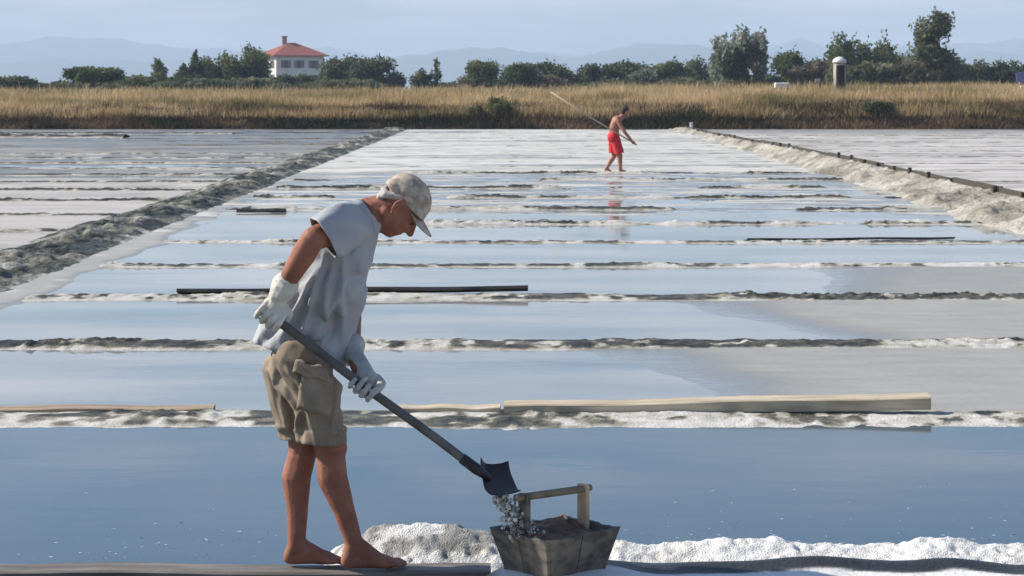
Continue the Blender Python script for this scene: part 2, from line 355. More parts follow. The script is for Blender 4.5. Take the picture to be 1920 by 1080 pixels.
# left embankment: muddy rubble
xs = np.linspace(-6.5, -4.35, 60); ys = np.concatenate([np.arange(9, 45, .045), np.arange(45, 97, .15)])
X, Y = np.meshgrid(xs, ys)
xc = -5.6 + .25*(fbm(Y*.15, 0, 0, 701)-.5); t = (X-xc)/.72
prof = np.clip(1-np.abs(t)**2.2, 0, 1)
cl = np.abs(fbm(X*2.6, Y*1.6, 0, 702, 5)-.5)*2; cl2 = sm(fbm(X*6, Y*4.5, 0, 703, 4), .42, .7)
lump = sm(fbm(X*1.1, Y*.7, 0, 704, 3), .35, .7)
Z = -.03 + prof*(.05 + .05*lump + .08*cl) + .055*cl2*prof + .03*sm(fbm(X*3, Y*2, 0, 707), .3, .7)*sm(X, -4.9, -4.6)*(1-sm(X, -4.55, -4.4))
a = .10 + .42*sm(fbm(X*2.2, Y*1.4, 0, 709, 4), .4, .65) + .5*sm(cl, .1, .5)*.4 + .5*(1-prof)*sm(X, -5.2, -4.7) + .18*(fbm(X*4, Y*4, 0, 706)-.5)*2
m_emb = mat('embankment_mud', rough=.8)
attrmix(m_emb, [(0, (.016,.018,.013)), (.3, (.055,.056,.040)), (.55, (.16,.155,.12)), (.8, (.36,.345,.30)), (1, (.62,.6,.54))], noise_amt=.55, nscale=6, rough=[(0,.5),(1,.9)], bump=.9, bscale=18, bdist=.04)
v, f = gridmesh(xs, ys, Z); props(mk('embankment', v, f, m_emb, attr={'a': a}), kind='structure')
# right dike: pale sloping bank
xs = np.linspace(6.4, 8.75, 66); ys = np.concatenate([np.arange(9, 60, .06), np.arange(60, 97, .15)])
X, Y = np.meshgrid(xs, ys)
toe = 6.95 + .5*(fbm(Y*.35, 0, 0, 711, 3)-.5)*1.6 + .45*sm(Y, 40, 70)
s_ = np.clip((X-toe)/np.maximum(8.02-toe, .2), 0, 1)
Z = -.03 + (.30-.13*sm(Y, 50, 85))*s_**1.1*(X < 8.12) + .10*(X >= 8.12)*(1-sm(X, 8.3, 8.7))
hp = sm(fbm(X*.9, Y*.45, 0, 712, 4), .42, .72)
Z = Z + (.11-.09*sm(Y, 45, 75))*hp*np.sin(np.pi*np.clip(s_*1.0, 0, 1))*(X < 8.1) + (.07*(fbm(X*5, Y*3, 0, 713)-.5) + .045*sm(fbm(X*3.2, Y*2.2, 0, 715, 4), .5, .7))*sm(s_, 0, .3)*(X < 8.05)
a = .42 + .45*(fbm(X*1.5, Y*1.0, 0, 714, 5)-.5)*2 + .12*hp
m_dike = mat('dike_crust', rough=.9)
attrmix(m_dike, [(0, (.08,.07,.055)), (.3, (.21,.19,.15)), (.55, (.36,.335,.28)), (1, (.50,.48,.42))], noise_amt=.6, nscale=5, bump=1., bscale=12, bdist=.07)
v, f = gridmesh(xs, ys, Z); props(mk('embankment', v, f, m_dike, attr={'a': a}), kind='structure')
# near shore where the man stands: mud and salt, with a humped shadow strip painted dark
m_shore = mat('shore_mud_and_shade', rough=.45)
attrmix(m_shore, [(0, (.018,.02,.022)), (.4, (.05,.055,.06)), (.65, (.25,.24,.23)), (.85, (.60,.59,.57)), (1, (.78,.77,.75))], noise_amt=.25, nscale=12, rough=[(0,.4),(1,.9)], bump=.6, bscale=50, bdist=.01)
xs = np.linspace(-6, 6, 500); ys = np.concatenate([np.arange(2.5, 7.4, .3), np.arange(7.4, 8.45, .02)])
X, Y = np.meshgrid(xs, ys)
hump = np.exp(-((X-1.25)/.27)**2) + .9*np.exp(-((X-1.75)/.18)**2) + .35*np.exp(-((X-.75)/.3)**2)+.3*fbm(X*2,0,0,731)  # rounded humps shape the outline of the painted shadow strip
right = sm(X, -.2, 0.)
Z = (.055 + .035*right) + .034*hump*np.exp(-((Y-8.08)/.07)**2) + .012*(fbm(X*6, Y*6, 0, 732)-.5)
Z = Z + .05*np.exp(-(((X-.17)/.3)**4 + ((Y-7.85)/.27)**4))
Z = Z - .25*sm(Y, 8.10, 8.40)*right - .3*sm(Y, 7.9, 8.1)*(1-right)
a = .14 + .72*sm(-Y + .05*hump + .03*fbm(X*4, 0, 0, 733), -7.945, -7.915)*right  # low values paint the shadow strip into the mud colour; paler ground in front
v, f = gridmesh(xs, ys, Z); props(mk('shore_mud_and_shade', v, f, m_shore, attr={'a': a}), kind='structure')

# ------------------------------------------------------------------ salt heaps
m_salt = mat('raked_salt', rough=.75, spec=.4)
attrmix(m_salt, [(0, (.06,.06,.055)), (.3, (.30,.29,.26)), (.5, (.56,.545,.50)), (1, (.74,.73,.69))], noise_amt=.5, nscale=30, bump=1., bscale=130, bdist=.014, rough=[(0,.5),(1,.85)])
def heap(xs, ys, hf, dirt, seed, label):
    X, Y = np.meshgrid(xs, ys); H = hf(X, Y)
    g = fbm(X*30, Y*30, 0, seed, 5); g2 = sm(fbm(X*9, Y*9, 0, seed+1, 4), .4, .75)
    e = sm(H, .0, .04)
    Z = H - .018*e + e*(.030*(g-.4) + .014*g2) - .06*(1-e)
    a = .86 - dirt(X)*sm(fbm(X*5, Y*6, 0, seed+2, 5), .38, .58) + .2*(g-.5)
    v, f = gridmesh(xs, ys, Z)
    c = v.mean(0); return props(mk('salt_heap', v, f, m_salt, at=(c[0], c[1], 0), attr={'a': a}), label, 'salt heap')
def prof_line(pts, yc, w0, w1):
    def hf(X, Y):
        top = np.interp(X, [p[0] for p in pts], [p[1] for p in pts])
        top = top + .012*(fbm(X*6, 0, 0, 5)-.5)
        t = np.where(Y > yc, (Y-yc)/w1, (yc-Y)/w0)
        return np.maximum(top*np.clip(1-t**1.5, 0, 1), 0) - .015*(t > .97)
    return hf
def hz_(px, py, D): p = P(px, py, D); return (p.x, p.z)
Dh = 8.5
heap(np.arange(-.90, .10, .009), np.arange(8.15, 8.86, .012),
     prof_line([hz_(575,1075,Dh), hz_(610,1045,Dh), hz_(650,1010,Dh), hz_(700,988,Dh), hz_(790,976,Dh), hz_(860,984,Dh), hz_(920,990,Dh), hz_(1000,1025,Dh), hz_(1020,1070,Dh)], 8.5, .36, .3),
     lambda X: .62+0*X, 801, 'mound of mud-flecked white salt between the old man and the wooden salt box')
heap(np.arange(.02, 3.1, .010), np.arange(8.02, 8.86, .013),
     prof_line([hz_(1040,1060,Dh), hz_(1120,1022,Dh), hz_(1165,1012,Dh), hz_(1230,1020,Dh), hz_(1290,1016,Dh), hz_(1350,1006,Dh), hz_(1450,1006,Dh), hz_(1530,1018,Dh), hz_(1620,1024,Dh), hz_(1680,1016,Dh), hz_(1720,1008,Dh), hz_(1800,1008,Dh), hz_(1860,1018,Dh), hz_(2200,1022,Dh)], 8.5, .43, .3),
     lambda X: .30*(fbm(X*1.2, 0, 0, 3) > .45), 831, 'long low bank of clean white salt running right of the wooden salt box')
# floating salt flakes
fv = []; ff = []
for k in range(170):
    px = random.choice([random.gauss(330, 130), random.gauss(1370, 150), random.gauss(1850, 120), random.uniform(0, 1920)])
    py = 1052 - abs(random.gauss(0, 45)); D = G(max(py, 900)) if px < 560 or px > 980 else None
    if D is None: continue
    if px > 980: D = D*1.03
    c = Vector((gx(px, D), D, .003)); n = 6; s = random.uniform(.002, .008); o = len(fv)
    for j in range(n):
        t = 2*math.pi*j/n; fv.append((c.x+s*random.uniform(.6,1.3)*math.cos(t)*1.4, c.y+s*random.uniform(.6,1.3)*math.sin(t), c.z+random.uniform(0,.003)))
    fv.append((c.x, c.y, c.z+s*.35)); ff += [(o+j, o+(j+1) % n, o+n) for j in range(n)]
m_flake = mat('salt_flake', (.33,.36,.39), .6)
props(mk('salt_flakes', fv, ff, m_flake, smooth=False, at=(0, 8.6, 0)), 'tiny white salt flakes floating on the dark blue water beside the shore', 'salt flakes', kind='stuff')

# ------------------------------------------------------------------ wooden boards
def woodmat(name, c1, c2, rough=.8):
    return mat(name, c1, rough, col2=c2, scale=9, stretch=(.25, 3, 3), bump=.5, bscale=40, bdist=.004)
m_wpale = woodmat('sunbleached_wood', (.34,.28,.19), (.50,.43,.32)); m_wgrey = woodmat('grey_wood', (.12,.10,.08), (.22,.19,.15)); m_wdark = woodmat('wet_dark_wood', (.045,.04,.034), (.12,.10,.08))
def board(x0, y0, z0, x1, y1, z1, w, t, m, label, tilt=0., seed=1):
    n = 26; V = []; a = Vector((x0, y0, z0)); b = Vector((x1, y1, z1)); rs = random.Random(seed)
    d = (b-a).normalized(); sy = Vector((-d.y, d.x, 0)).normalized(); up = d.cross(sy)
    c, s = math.cos(tilt), math.sin(tilt); e1 = sy*c + up*s; e2 = up*c - sy*s
    prof = [(-.5,-.42),(-.42,-.5),(.42,-.5),(.5,-.42),(.5,.42),(.42,.5),(-.42,.5),(-.5,.42)]
    ph = rs.random()*9
    for i in range(n+1):
        p = a.lerp(b, i/n) + up*(.004*math.sin(i*.45+ph)) + sy*(.006*math.sin(i*.3+ph*2))
        for q in prof: V.append(tuple(p + e1*(q[0]*w*(1+.05*(rs.random()-.5))) + e2*(q[1]*t*(1+.08*(rs.random()-.5)))))
    f = [(i*8+j, i*8+(j+1) % 8, (i+1)*8+(j+1) % 8, (i+1)*8+j) for i in range(n) for j in range(8)]
    f += [tuple(range(8))[::-1], tuple(n*8+j for j in range(8))]
    return props(mk('wooden_board', V, f, m, smooth=False, at=tuple((a+b)/2)), label, 'board', 'wooden boards lying on the salt pan ridges')
D1 = 12.46
p = P(945, 768, D1); q = P(1742, 752, D1-.03)
board(p.x, p.y, p.z, q.x, q.y, q.z, .12, .078, m_wpale, 'thick sun-bleached beam on the nearest mud ridge, at the right behind the salt box', .12, 1)
p = P(745, 767, D1+.05); q = P(938, 767, D1+.02); board(p.x, p.y, p.z, q.x, q.y, q.z, .10, .04, m_wpale, 'short thin pale board on the nearest ridge, behind the shovel handle', .1, 2)
p = P(-90, 770, D1); q = P(402, 769, D1+.03); board(p.x, p.y, p.z, q.x, q.y, q.z, .11, .045, woodmat('brown_wood', (.22,.165,.11), (.36,.28,.20)), 'long brown board on the nearest ridge at the left edge, behind the old man', .1, 3)
p = P(333, 547, 19.55); q = P(990, 541, 19.6); board(p.x, p.y, p.z, q.x, q.y, q.z, .13, .035, m_wdark, 'long dark wet board behind the back of the stooping man, on the third ridge', -.3, 4)
p = P(445, 398, 32.8); q = P(537, 397, 32.8); board(p.x, p.y, p.z, q.x, q.y, q.z, .2, .06, m_wdark, 'short black board by the muddy embankment, left of the old man at shoulder height', -.4, 5)
p = P(1400, 449, 26.7); q = P(1790, 446, 26.7); board(p.x, p.y, p.z, q.x, q.y, q.z, .10, .007, m_wgrey, 'thin dark board lying out in the blue water at the right below the pale dike', -.3, 6)
# plank he stands on
PZ = .09
o = board(-2.6, 8.075, .045, -.085, 8.075, .045, .15, .09, woodmat('foot_plank_wood', (.10,.085,.07), (.20,.175,.15), .6), 'dark weathered plank along the water edge that the barefoot old man stands on', 0, 7)
del o['group']
# retaining boards on right dike
fence = empty('board_edging', (8.1, 60, 0), 'long low line of dark boards and stakes edging the pale dike at the right', 'edging')
m_edge = woodmat('edging_wood', (.03,.026,.02), (.075,.062,.045))
yy = 30.0; k = 0
while yy < 92:
    ln = 3.6; b = MB(); zt = .35 - .13*float(sm(yy, 50, 85)) + .015*math.sin(k*1.7)
    b.box((8.10 + .015*math.sin(k*2.1), yy+ln/2, zt-.08), (.05, ln-.01, .16), Matrix.Rotation(R(random.uniform(-.5,.5)), 3, 'Z'), bev=.006); b.build('board', m_edge, fence)
    for dy in (.15, 1.9):
        if random.random() < .8:
            s = MB(); z1 = zt + random.uniform(-.02, .06); s.tube([(8.05, yy+dy, .0), (8.05+random.uniform(-.02,.02), yy+dy, z1)], [.045,.04], 6); s.build('stake', m_edge, fence)
    yy += ln; k += 1
# little white post by the ditch
wp = empty('boundary_post', (gx(1296, 93), 93, 0), 'small white post standing by the ditch at the far end of the dike', 'post')
b = MB(); b.box((gx(1296,93), 93, .2), (.12,.11,.40), bev=.02); b.build('post_shaft', mat('white_paint', (.75,.75,.72), .6), wp)
b = MB(); b.box((gx(1296,93), 93, .41), (.15,.14,.03), bev=.008); b.build('post_cap', mat('worn_white', (.6,.6,.57), .7), wp)
# ------------------------------------------------------------------ grass bank
def blades(name, n, xr, yr, zf, hr, wr, m, seed, tintf, label, cat, lean=.35, kind='stuff'):
    g = np.random.default_rng(seed)
    x = g.uniform(*xr, n); y = yr(g, n) if callable(yr) else g.uniform(*yr, n)
    z = zf(x, y); c = fbm(x*.35, y*.5, 0, seed, 4)*1.7 - .35
    h = g.uniform(*hr, n)*(.5 + c); w = g.uniform(*wr, n); an = g.uniform(0, np.pi, n)
    lx = g.normal(0, lean, n)*h; ly = g.normal(0, lean, n)*h
    dx, dy = np.cos(an)*w/2, np.sin(an)*w/2
    A = np.stack([x-dx, y-dy, z-.05], -1); B = np.stack([x+dx, y+dy, z-.05], -1); C = np.stack([x+lx, y+ly, z+h], -1)
    v = np.stack([A, B, C], 1).reshape(-1, 3); f = np.arange(3*n).reshape(n, 3)
    t = np.clip(tintf(x, y, g), 0, 1)
    return props(mk(name, v, f, m, smooth=False, at=(0, 103, 0), attr={'tint': np.repeat(t, 3)}), label, cat, kind=kind)
m_dryg = leafmat('dry_grass_blades', (.14,.135,.05), (.36,.26,.125), (.60,.45,.26), trans=.4)
m_lowg = leafmat('marsh_scrub_blades', (.03,.034,.015), (.085,.058,.034), (.24,.155,.09), trans=.2)
def tz(x, y, g): return fbm(x*.22, y*.5, 0, 77, 4)*2.2 - .55 + g.normal(0, .16, len(x))
blades('dry_grass', 190000, (-58, 58), lambda g, n: 100.6 + 16*g.random(n)**1.7, bankz, (.25,.65), (.03,.07), m_dryg, 11, tz, 'band of tall golden dry grass on top of the bank beyond the salt pans', 'grass')
blades('dry_grass', 60000, (-90, 90), (117, 175), bankz, (.35,.75), (.06,.14), m_dryg, 12, tz, 'strip of paler dry meadow grass stretching back to the trees', 'grass')
def lowmask(x, y): return bankz(x, y)
blades('marsh_scrub', 120000, (-58, 58), lambda g, n: 99.3 + 3.1*g.random(n), bankz, (.18,.5), (.04,.11), m_lowg, 13,
       lambda x, y, g: 2.6*fbm(x*.35, y*.9, 0, 78, 4) - .75 + g.normal(0, .16, len(x)) + .10*(y-100.5), 'dark brown and olive marsh scrub on the slope of the bank above the ditch', 'scrub', lean=.5)
# ------------------------------------------------------------------ trees
m_bark = mat('bark', (.09,.07,.05), .9, col2=(.05,.04,.03), scale=4)
leaf_m = {
 'pine': leafmat('pine_needles', (.04,.058,.025), (.085,.115,.045), (.15,.18,.075)),
 'dark': leafmat('dark_leaves', (.045,.058,.028), (.085,.10,.05), (.15,.165,.085)),
 'olive': leafmat('olive_leaves', (.06,.068,.035), (.12,.125,.065), (.20,.20,.11)),
 'green': leafmat('green_leaves', (.052,.068,.026), (.10,.12,.045), (.18,.195,.08)),
 'silver': leafmat('silver_leaves', (.08,.095,.065), (.17,.19,.14), (.32,.33,.26)),
 'brown': leafmat('brownish_leaves', (.07,.06,.04), (.14,.115,.07), (.21,.17,.11)),
}
def foliage(lobes, n, leaf, seed, fuzz=.12, thin=.30):
    """lobes: (cx,cy,cz,rx,ry,rz). leaf cards near the lobe shells and inside"""
    g = np.random.default_rng(seed); L_ = np.array(lobes); w = (L_[:,3]*L_[:,5]); w = w/w.sum()
    k = g.choice(len(lobes), n, p=w); d = g.normal(size=(n, 3)); d /= np.linalg.norm(d, axis=1)[:, None]
    r = np.clip(g.random(n)**.35 + g.normal(0, fuzz, n), .1, 1.35)
    c = L_[k,:3] + d*L_[k,3:6]*r[:, None]
    clump = fbm(c[:,0]*.9/leaf*.35, c[:,1]*.9/leaf*.35, c[:,2]*.9/leaf*.35, seed, 3)
    keep = clump > thin + .10*(r > .95); c = c[keep]; clump = clump[keep]; n = len(c)
    a = g.normal(size=(n,3)); a /= np.linalg.norm(a, axis=1)[:, None]
    b = np.cross(a, g.normal(size=(n,3))); b /= np.linalg.norm(b, axis=1)[:, None]
    s = (leaf*g.uniform(.5, 1.2, n))[:, None]
    v = np.stack([c-a*s*.6, c+b*s*.3, c+a*s*.6, c-b*s*.3], 1).reshape(-1, 3)
    f = np.arange(4*n).reshape(n, 4); t = np.clip((clump-.45)*2.6 + .35 + g.normal(0, .12, n), 0, 1)
    return v, f, np.repeat(t, 4)
def tree(name, label, cat, px, D, wpx, top, kind, m, seed, bot=160, n=3600, leaf=None, group=None, base=None):
    rs = random.Random(seed); x = gx(px, D); sc = D/F; wpx = wpx*1.25; zt = CH + (HZ-top)*sc; zb = CH + (HZ-bot)*sc
    zg = base if base is not None else float(bankz(np.array([x]), np.array([float(D)]))[0]); w = wpx*sc; H = zt - zg
    r0 = empty(name, (x, D, zg), label, cat, group); hgt = zt - zb; leaf = leaf or max(.30, w*.075); lobes = []
    if kind == 'dome':
        for i in range(11):
            a = rs.random()*6.28; q = rs.random()**.5*.32*w; dz = rs.uniform(-.05,.08)*hgt
            lobes.append((x+q*math.cos(a), D+q*math.sin(a), zb+hgt*.55+dz-(q/w)**2*hgt*.7, w*.22, w*.22, hgt*.40))
    elif kind == 'cone':
        for i in range(9):
            t = i/8; lobes.append((x+rs.uniform(-.04,.04)*w, D+rs.uniform(-.04,.04)*w, zb+hgt*(.08+.84*t), w*(.46*(1-t)+.06), w*(.46*(1-t)+.06), hgt*.13))
    elif kind == 'tall':
        for i in range(12):
            t = i/11; q = .16+.12*(1-t); lobes.append((x+rs.uniform(-q,q)*w, D+rs.uniform(-q,q)*w, zb+hgt*(.05+.80*t), w*(.30-.10*t), w*.25, hgt*rs.uniform(.13,.18)))
    elif kind == 'willow':
        for i in range(20):
            q = rs.uniform(-.42,.42); hh = 1-1.6*q*q - rs.random()*.35; lobes.append((x+q*w, D+rs.uniform(-.3,.3)*w, zb+hgt*(.48*hh+.04), w*rs.uniform(.06,.12), w*.12, hgt*.45*hh))
    else:
        for i in range(15):
            q = rs.uniform(-.36,.36); hh = rs.uniform(.5,1)*(1-1.2*q*q); lobes.append((x+q*w, D+rs.uniform(-.25,.25)*w, zb+hgt*(hh-.26), w*rs.uniform(.15,.24), w*.2, hgt*rs.uniform(.22,.32)))
        for i in range(5):
            q = rs.uniform(-.4,.4); lobes.append((x+q*w, D, zb+hgt*.12, w*.24, w*.2, hgt*.26))
    if kind in ('dome', 'bushy', 'willow') : leaf *= .9
    v, f, t = foliage(lobes, n, leaf, seed, .22 if kind in ('tall', 'willow') else .20, (.39 if kind == 'tall' else .43) if kind in ('tall', 'willow') else .33)
    mk('crown', v, f, leaf_m[m], r0, smooth=False, attr={'tint': t})
    tr = MB(); rt = max(.10, w*.022); top_ = Vector((x, D, zb+hgt*.5))
    tr.tube([(x, D, zg-.2), (x+.02*w, D, zg+H*.25), top_], [rt*1.4, rt, rt*.5], 7)
    for i in range(5):
        l_ = rs.choice(lobes); st = Vector((x, D, zg+H*rs.uniform(.2,.5))); en = Vector(l_[:3]); mid = st.lerp(en, .5) + Vector((0,0,-.05*H))
        tr.tube([st, mid, en], [rt*.55, rt*.4, rt*.15], 5, cap=False)
    tr.build('trunk', m_bark, r0, smooth=True)
    return r0
GT = 'trees and shrubs along the horizon behind the dry grass bank'
T = [ # px, D, wpx, top, kind, mat, bottom, n, name, label
 (18,190,80,136,'bushy','dark',166,2600,'bush','dark rounded bush at the left edge of the horizon'),
 (72,190,50,154,'bushy','olive',168,1200,'bush','very low olive bush just right of the bush at the left edge'),
 (174,175,90,126,'dome','pine',155,5200,'pine_tree','broad dark umbrella pine standing alone at the left of the horizon'),
 (172,185,110,150,'bushy','olive',168,1600,'bush','low olive scrub under the lone umbrella pine'),
 (246,200,80,140,'bushy','green',168,2400,'bush','green shrub mass right beside the lone umbrella pine'),
 (296,200,32,107,'tall','green',150,420,'tree','slender wispy tree sticking up left of the dark conifers'),
 (308,205,80,142,'bushy','green',168,2200,'bush','green shrubs at the foot of the slender wispy tree'),
 (344,205,42,120,'cone','dark',166,1900,'conifer_tree','small dark conifer, lower left one of the pair'),
 (367,205,40,96,'cone','dark',166,2300,'conifer_tree','tall dark pointed conifer left of the house trees'),
 (410,215,70,90,'bushy','green',165,4200,'tree','big bushy tree behind the tall pointed conifer'),
 (461,215,74,82,'bushy','green',164,4600,'tree','tallest bushy tree directly left of the red-roofed house'),
 (360,195,130,148,'bushy','dark',168,2400,'bush','dark undergrowth below the conifers'),
 (470,195,110,146,'bushy','olive',168,2200,'bush','olive undergrowth at the left corner of the house'),
 (553,210,80,139,'bushy','dark',168,3200,'bush','dark round bush in front of the shaded wall of the house'),
 (603,205,50,150,'bushy','green',168,1400,'bush','low green bush at the right corner of the house'),
 (645,225,76,101,'bushy','dark',166,4200,'tree','dark bushy tree touching the right side of the house'),
 (704,220,80,105,'bushy','dark',164,4200,'tree','round-headed dark tree at the right end of the house group'),
 (650,200,110,148,'bushy','olive',168,2200,'bush','olive undergrowth right of the house'),
 (795,200,40,128,'bushy','dark',166,1500,'tree','small dark tree in the gap right of the house trees'),
 (819,200,15,108,'tall','dark',150,130,'tree','thin twig-like tree beside the small dark tree'),
 (850,215,80,154,'bushy','dark',168,1400,'bush','low hedge filling the gap before the first pine'),
 (904,200,64,114,'dome','green',156,3800,'pine_tree','green umbrella pine, first of the middle pair'),
 (905,205,74,140,'bushy','olive',168,1600,'bush','scrub under the green umbrella pine'),
 (971,205,66,119,'dome','pine',158,3800,'pine_tree','dark umbrella pine, second of the middle pair'),
 (972,212,76,140,'bushy','dark',168,1600,'bush','scrub under the dark umbrella pine'),
 (1034,215,74,110,'bushy','green',166,3600,'tree','green flat-topped tree right of the dark umbrella pine'),
 (1030,205,84,142,'bushy','brown',168,1600,'bush','brownish scrub below the green flat-topped tree'),
 (1112,215,64,118,'bushy','dark',166,3000,'tree','dark tree above the tip of the long pole'),
 (1166,215,80,111,'bushy','dark',164,4000,'tree','dark broad tree right above the red-shorted man'),
 (1208,200,42,124,'bushy','silver',166,1700,'bush','pale silvery shrub in front of the dark trees'),
 (1150,200,120,150,'bushy','olive',168,1800,'bush','low olive scrub above the red-shorted man'),
 (1262,215,74,113,'bushy','green',165,3200,'tree','greyish green tree between silvery shrub and big willow'),
 (1318,220,60,101,'bushy','dark',164,3200,'tree','dark tree against the left side of the big willow'),
 (1280,200,110,146,'bushy','olive',168,1900,'bush','olive scrub left of the big willow'),
 (1396,190,124,50,'willow','silver',160,6500,'willow_tree','big feathery silver willow towering over the hedge'),
 (1400,195,120,140,'bushy','green',166,2200,'bush','green shrub at the foot of the silver willow'),
 (1490,210,80,92,'bushy','green',162,3600,'tree','green tree between the willow and the white-domed pillar'),
 (1535,190,80,112,'bushy','brown',164,3400,'bush','brown-leaved bush left of the white-domed pillar'),
 (1592,200,78,56,'bushy','green',160,4600,'tree','high dark green tree right behind the white-domed pillar'),
 (1650,200,80,60,'bushy','green',160,4600,'tree','twin-topped green tree right of the white-domed pillar'),
 (1630,180,120,112,'bushy','olive',164,3400,'bush','olive bush at the foot of the twin-topped green tree'),
 (1704,205,60,90,'bushy','silver',160,2300,'tree','pale thin-leaved tree between the green tree and the poplar'),
 (1752,180,88,16,'tall','olive',155,4200,'poplar_tree','tallest upright poplar at the right of the horizon'),
 (1752,182,90,95,'bushy','olive',160,3800,'bush','yellowish olive bush at the foot of the poplar'),
 (1712,178,70,116,'bushy','brown',162,2400,'bush','brown bush left of the foot of the poplar'),
 (1818,200,60,110,'bushy','dark',162,2800,'tree','dark tree directly right of the poplar'),
 (1868,200,76,103,'bushy','dark',162,3400,'tree','dark tree near the right edge of the picture'),
 (1925,205,60,118,'bushy','dark',162,2000,'tree','dark tree cut by the right edge of the picture'),
]
for i, t in enumerate(T):
    tree(t[8], t[9], {'bush':'bush','tree':'tree'}.get(t[8], 'tree'), t[0], t[1], t[2], t[3], t[4], t[5], 900+i, bot=t[6], n=int(t[7]*2.2), group=GT)
for i, (px, wpx, top, bot, m) in enumerate([(935,62,180,228,'green'),(892,34,196,226,'olive'),(1648,60,186,212,'dark')]):
    D = 100.6; lab = ['dense green bush growing on the bank slope left of the long pole', 'small olive bush just left of the dense green bank bush', 'dark green bush on the bank below the white-domed pillar', 'small dark shrub on the bank behind the head of the red-shorted man'][i]
    x = gx(px, D); zt = CH+(HZ-top)*D/F; zb = CH+(HZ-bot)*D/F; w = wpx*D/F; rs = random.Random(i)
    lobes = [(x+rs.uniform(-.35,.35)*w, D+rs.uniform(0,.3)*w, zb+(zt-zb)*rs.uniform(.25,.7), w*.2, w*.2, (zt-zb)*.3) for _ in range(10)]
    r0 = empty('bush', (x, D+.2, zb), lab, 'bush'); v, f, t = foliage(lobes, 3000, .12, 50+i); mk('foliage', v, f, leaf_m[m], r0, False, attr={'tint': t})
    b = MB(); [b.tube([(x, D+.2, zb-.1), (x+rs.uniform(-.3,.3)*w, D+.2, zb+(zt-zb)*.5)], [.03,.015], 5) for _ in range(4)]; b.build('stem', m_bark, r0)
# ------------------------------------------------------------------ house
DH = 400.; s = DH/F
hc = Vector((gx(541, DH), DH+6, 0)); zg = 1.0
house = empty('farmhouse', (hc.x, hc.y, zg), 'pale two-storey farmhouse with red hipped roof among the trees', 'house')
A = R(26); Rm = Matrix.Rotation(A, 3, 'Z'); WX, WY = 10., 9.6       # front faces camera, left side lit
ez = CH + (HZ-104)*s
m_wall = mat('plaster', (.72,.67,.60), .9, col2=(.64,.58,.52), scale=.6); m_roof = mat('red_tiles', (.30,.085,.06), .9, col2=(.19,.06,.045), scale=1.2, bump=.5, bscale=3, bdist=.1)
m_dw = mat('window_dark', (.03,.035,.04), .2); m_sh = mat('shutter_paint', (.16,.13,.11), .7)
def HP(x, y, z): return hc + Rm @ Vector((x, y, 0)) + Vector((0, 0, z))
b = MB(); b.box(HP(0, 0, (ez+zg)/2), (WX, WY, ez-zg), Rm); b.build('wall', m_wall, house)
e = .9; rz = CH + (HZ-79)*s
vv = [HP(-WX/2-e, -WY/2-e, ez-.12), HP(WX/2+e, -WY/2-e, ez-.12), HP(WX/2+e, WY/2+e, ez-.12), HP(-WX/2-e, WY/2+e, ez-.12), HP(-.8, 0, rz), HP(.8, 0, rz)]
vv += [a+Vector((0,0,.16)) for a in vv[:4]]
b = MB(); b.add(vv, [(0,3,2,1),(0,1,7,6),(1,2,8,7),(2,3,9,8),(3,0,6,9),(6,7,5,4),(7,8,5),(8,9,4,5),(9,6,4)]); roof = b.build('roof', m_roof, house)
b = MB(); cz = rz + .3; b.box(HP(-1.4, .6, cz+.1), (.9,.7,1.5), Rm); b.box(HP(-1.4, .6, cz+.95), (1.15,.95,.2), Rm); b.build('chimney', mat('chimney_brick', (.30,.18,.15), .9), roof)
def window(cx, z, face, w=.95, h=1.45):
    if face == 'front': c = HP(cx, -WY/2, z); d = Rm @ Vector((0,-1,0)); tx = Rm @ Vector((1,0,0))
    else: c = HP(-WX/2, cx, z); d = Rm @ Vector((-1,0,0)); tx = Rm @ Vector((0,1,0))
    Mx = Matrix((tx, d.cross(tx) if False else Vector((0,0,1)).cross(tx), Vector((0,0,1)))).transposed()
    b = MB(); b.box(c + d*.03, (w+.24, .08, h+.24), Mx); o = b.build('window', mat_frame, house)
    b = MB(); b.box(c + d*.08, (w, .04, h), Mx); b.build('pane', m_dw, o)
    for sgn in (-1, 1):
        b = MB(); b.box(c + d*.10 + tx*sgn*(w/2+.3), (.5, .05, h), Mx); b.build('shutter', m_sh, o)
mat_frame = mat('stone_surround', (.5,.46,.42), .85)
for cx in (-3.0, -.2, 2.8): window(cx, ez-1.7, 'front')
for cx in (-2.6, 2.4): window(cx, ez-1.7, 'side')
window(-2.6, ez-4.6, 'side'); window(2.8, ez-4.6, 'front'); window(-3.0, ez-4.6, 'front'); window(2.4, ez-4.6, 'side')
b = MB(); b.box(HP(0, -WY/2-.04, zg+1.15), (1.3,.1,2.3), Rm); b.build('door', m_sh, house)
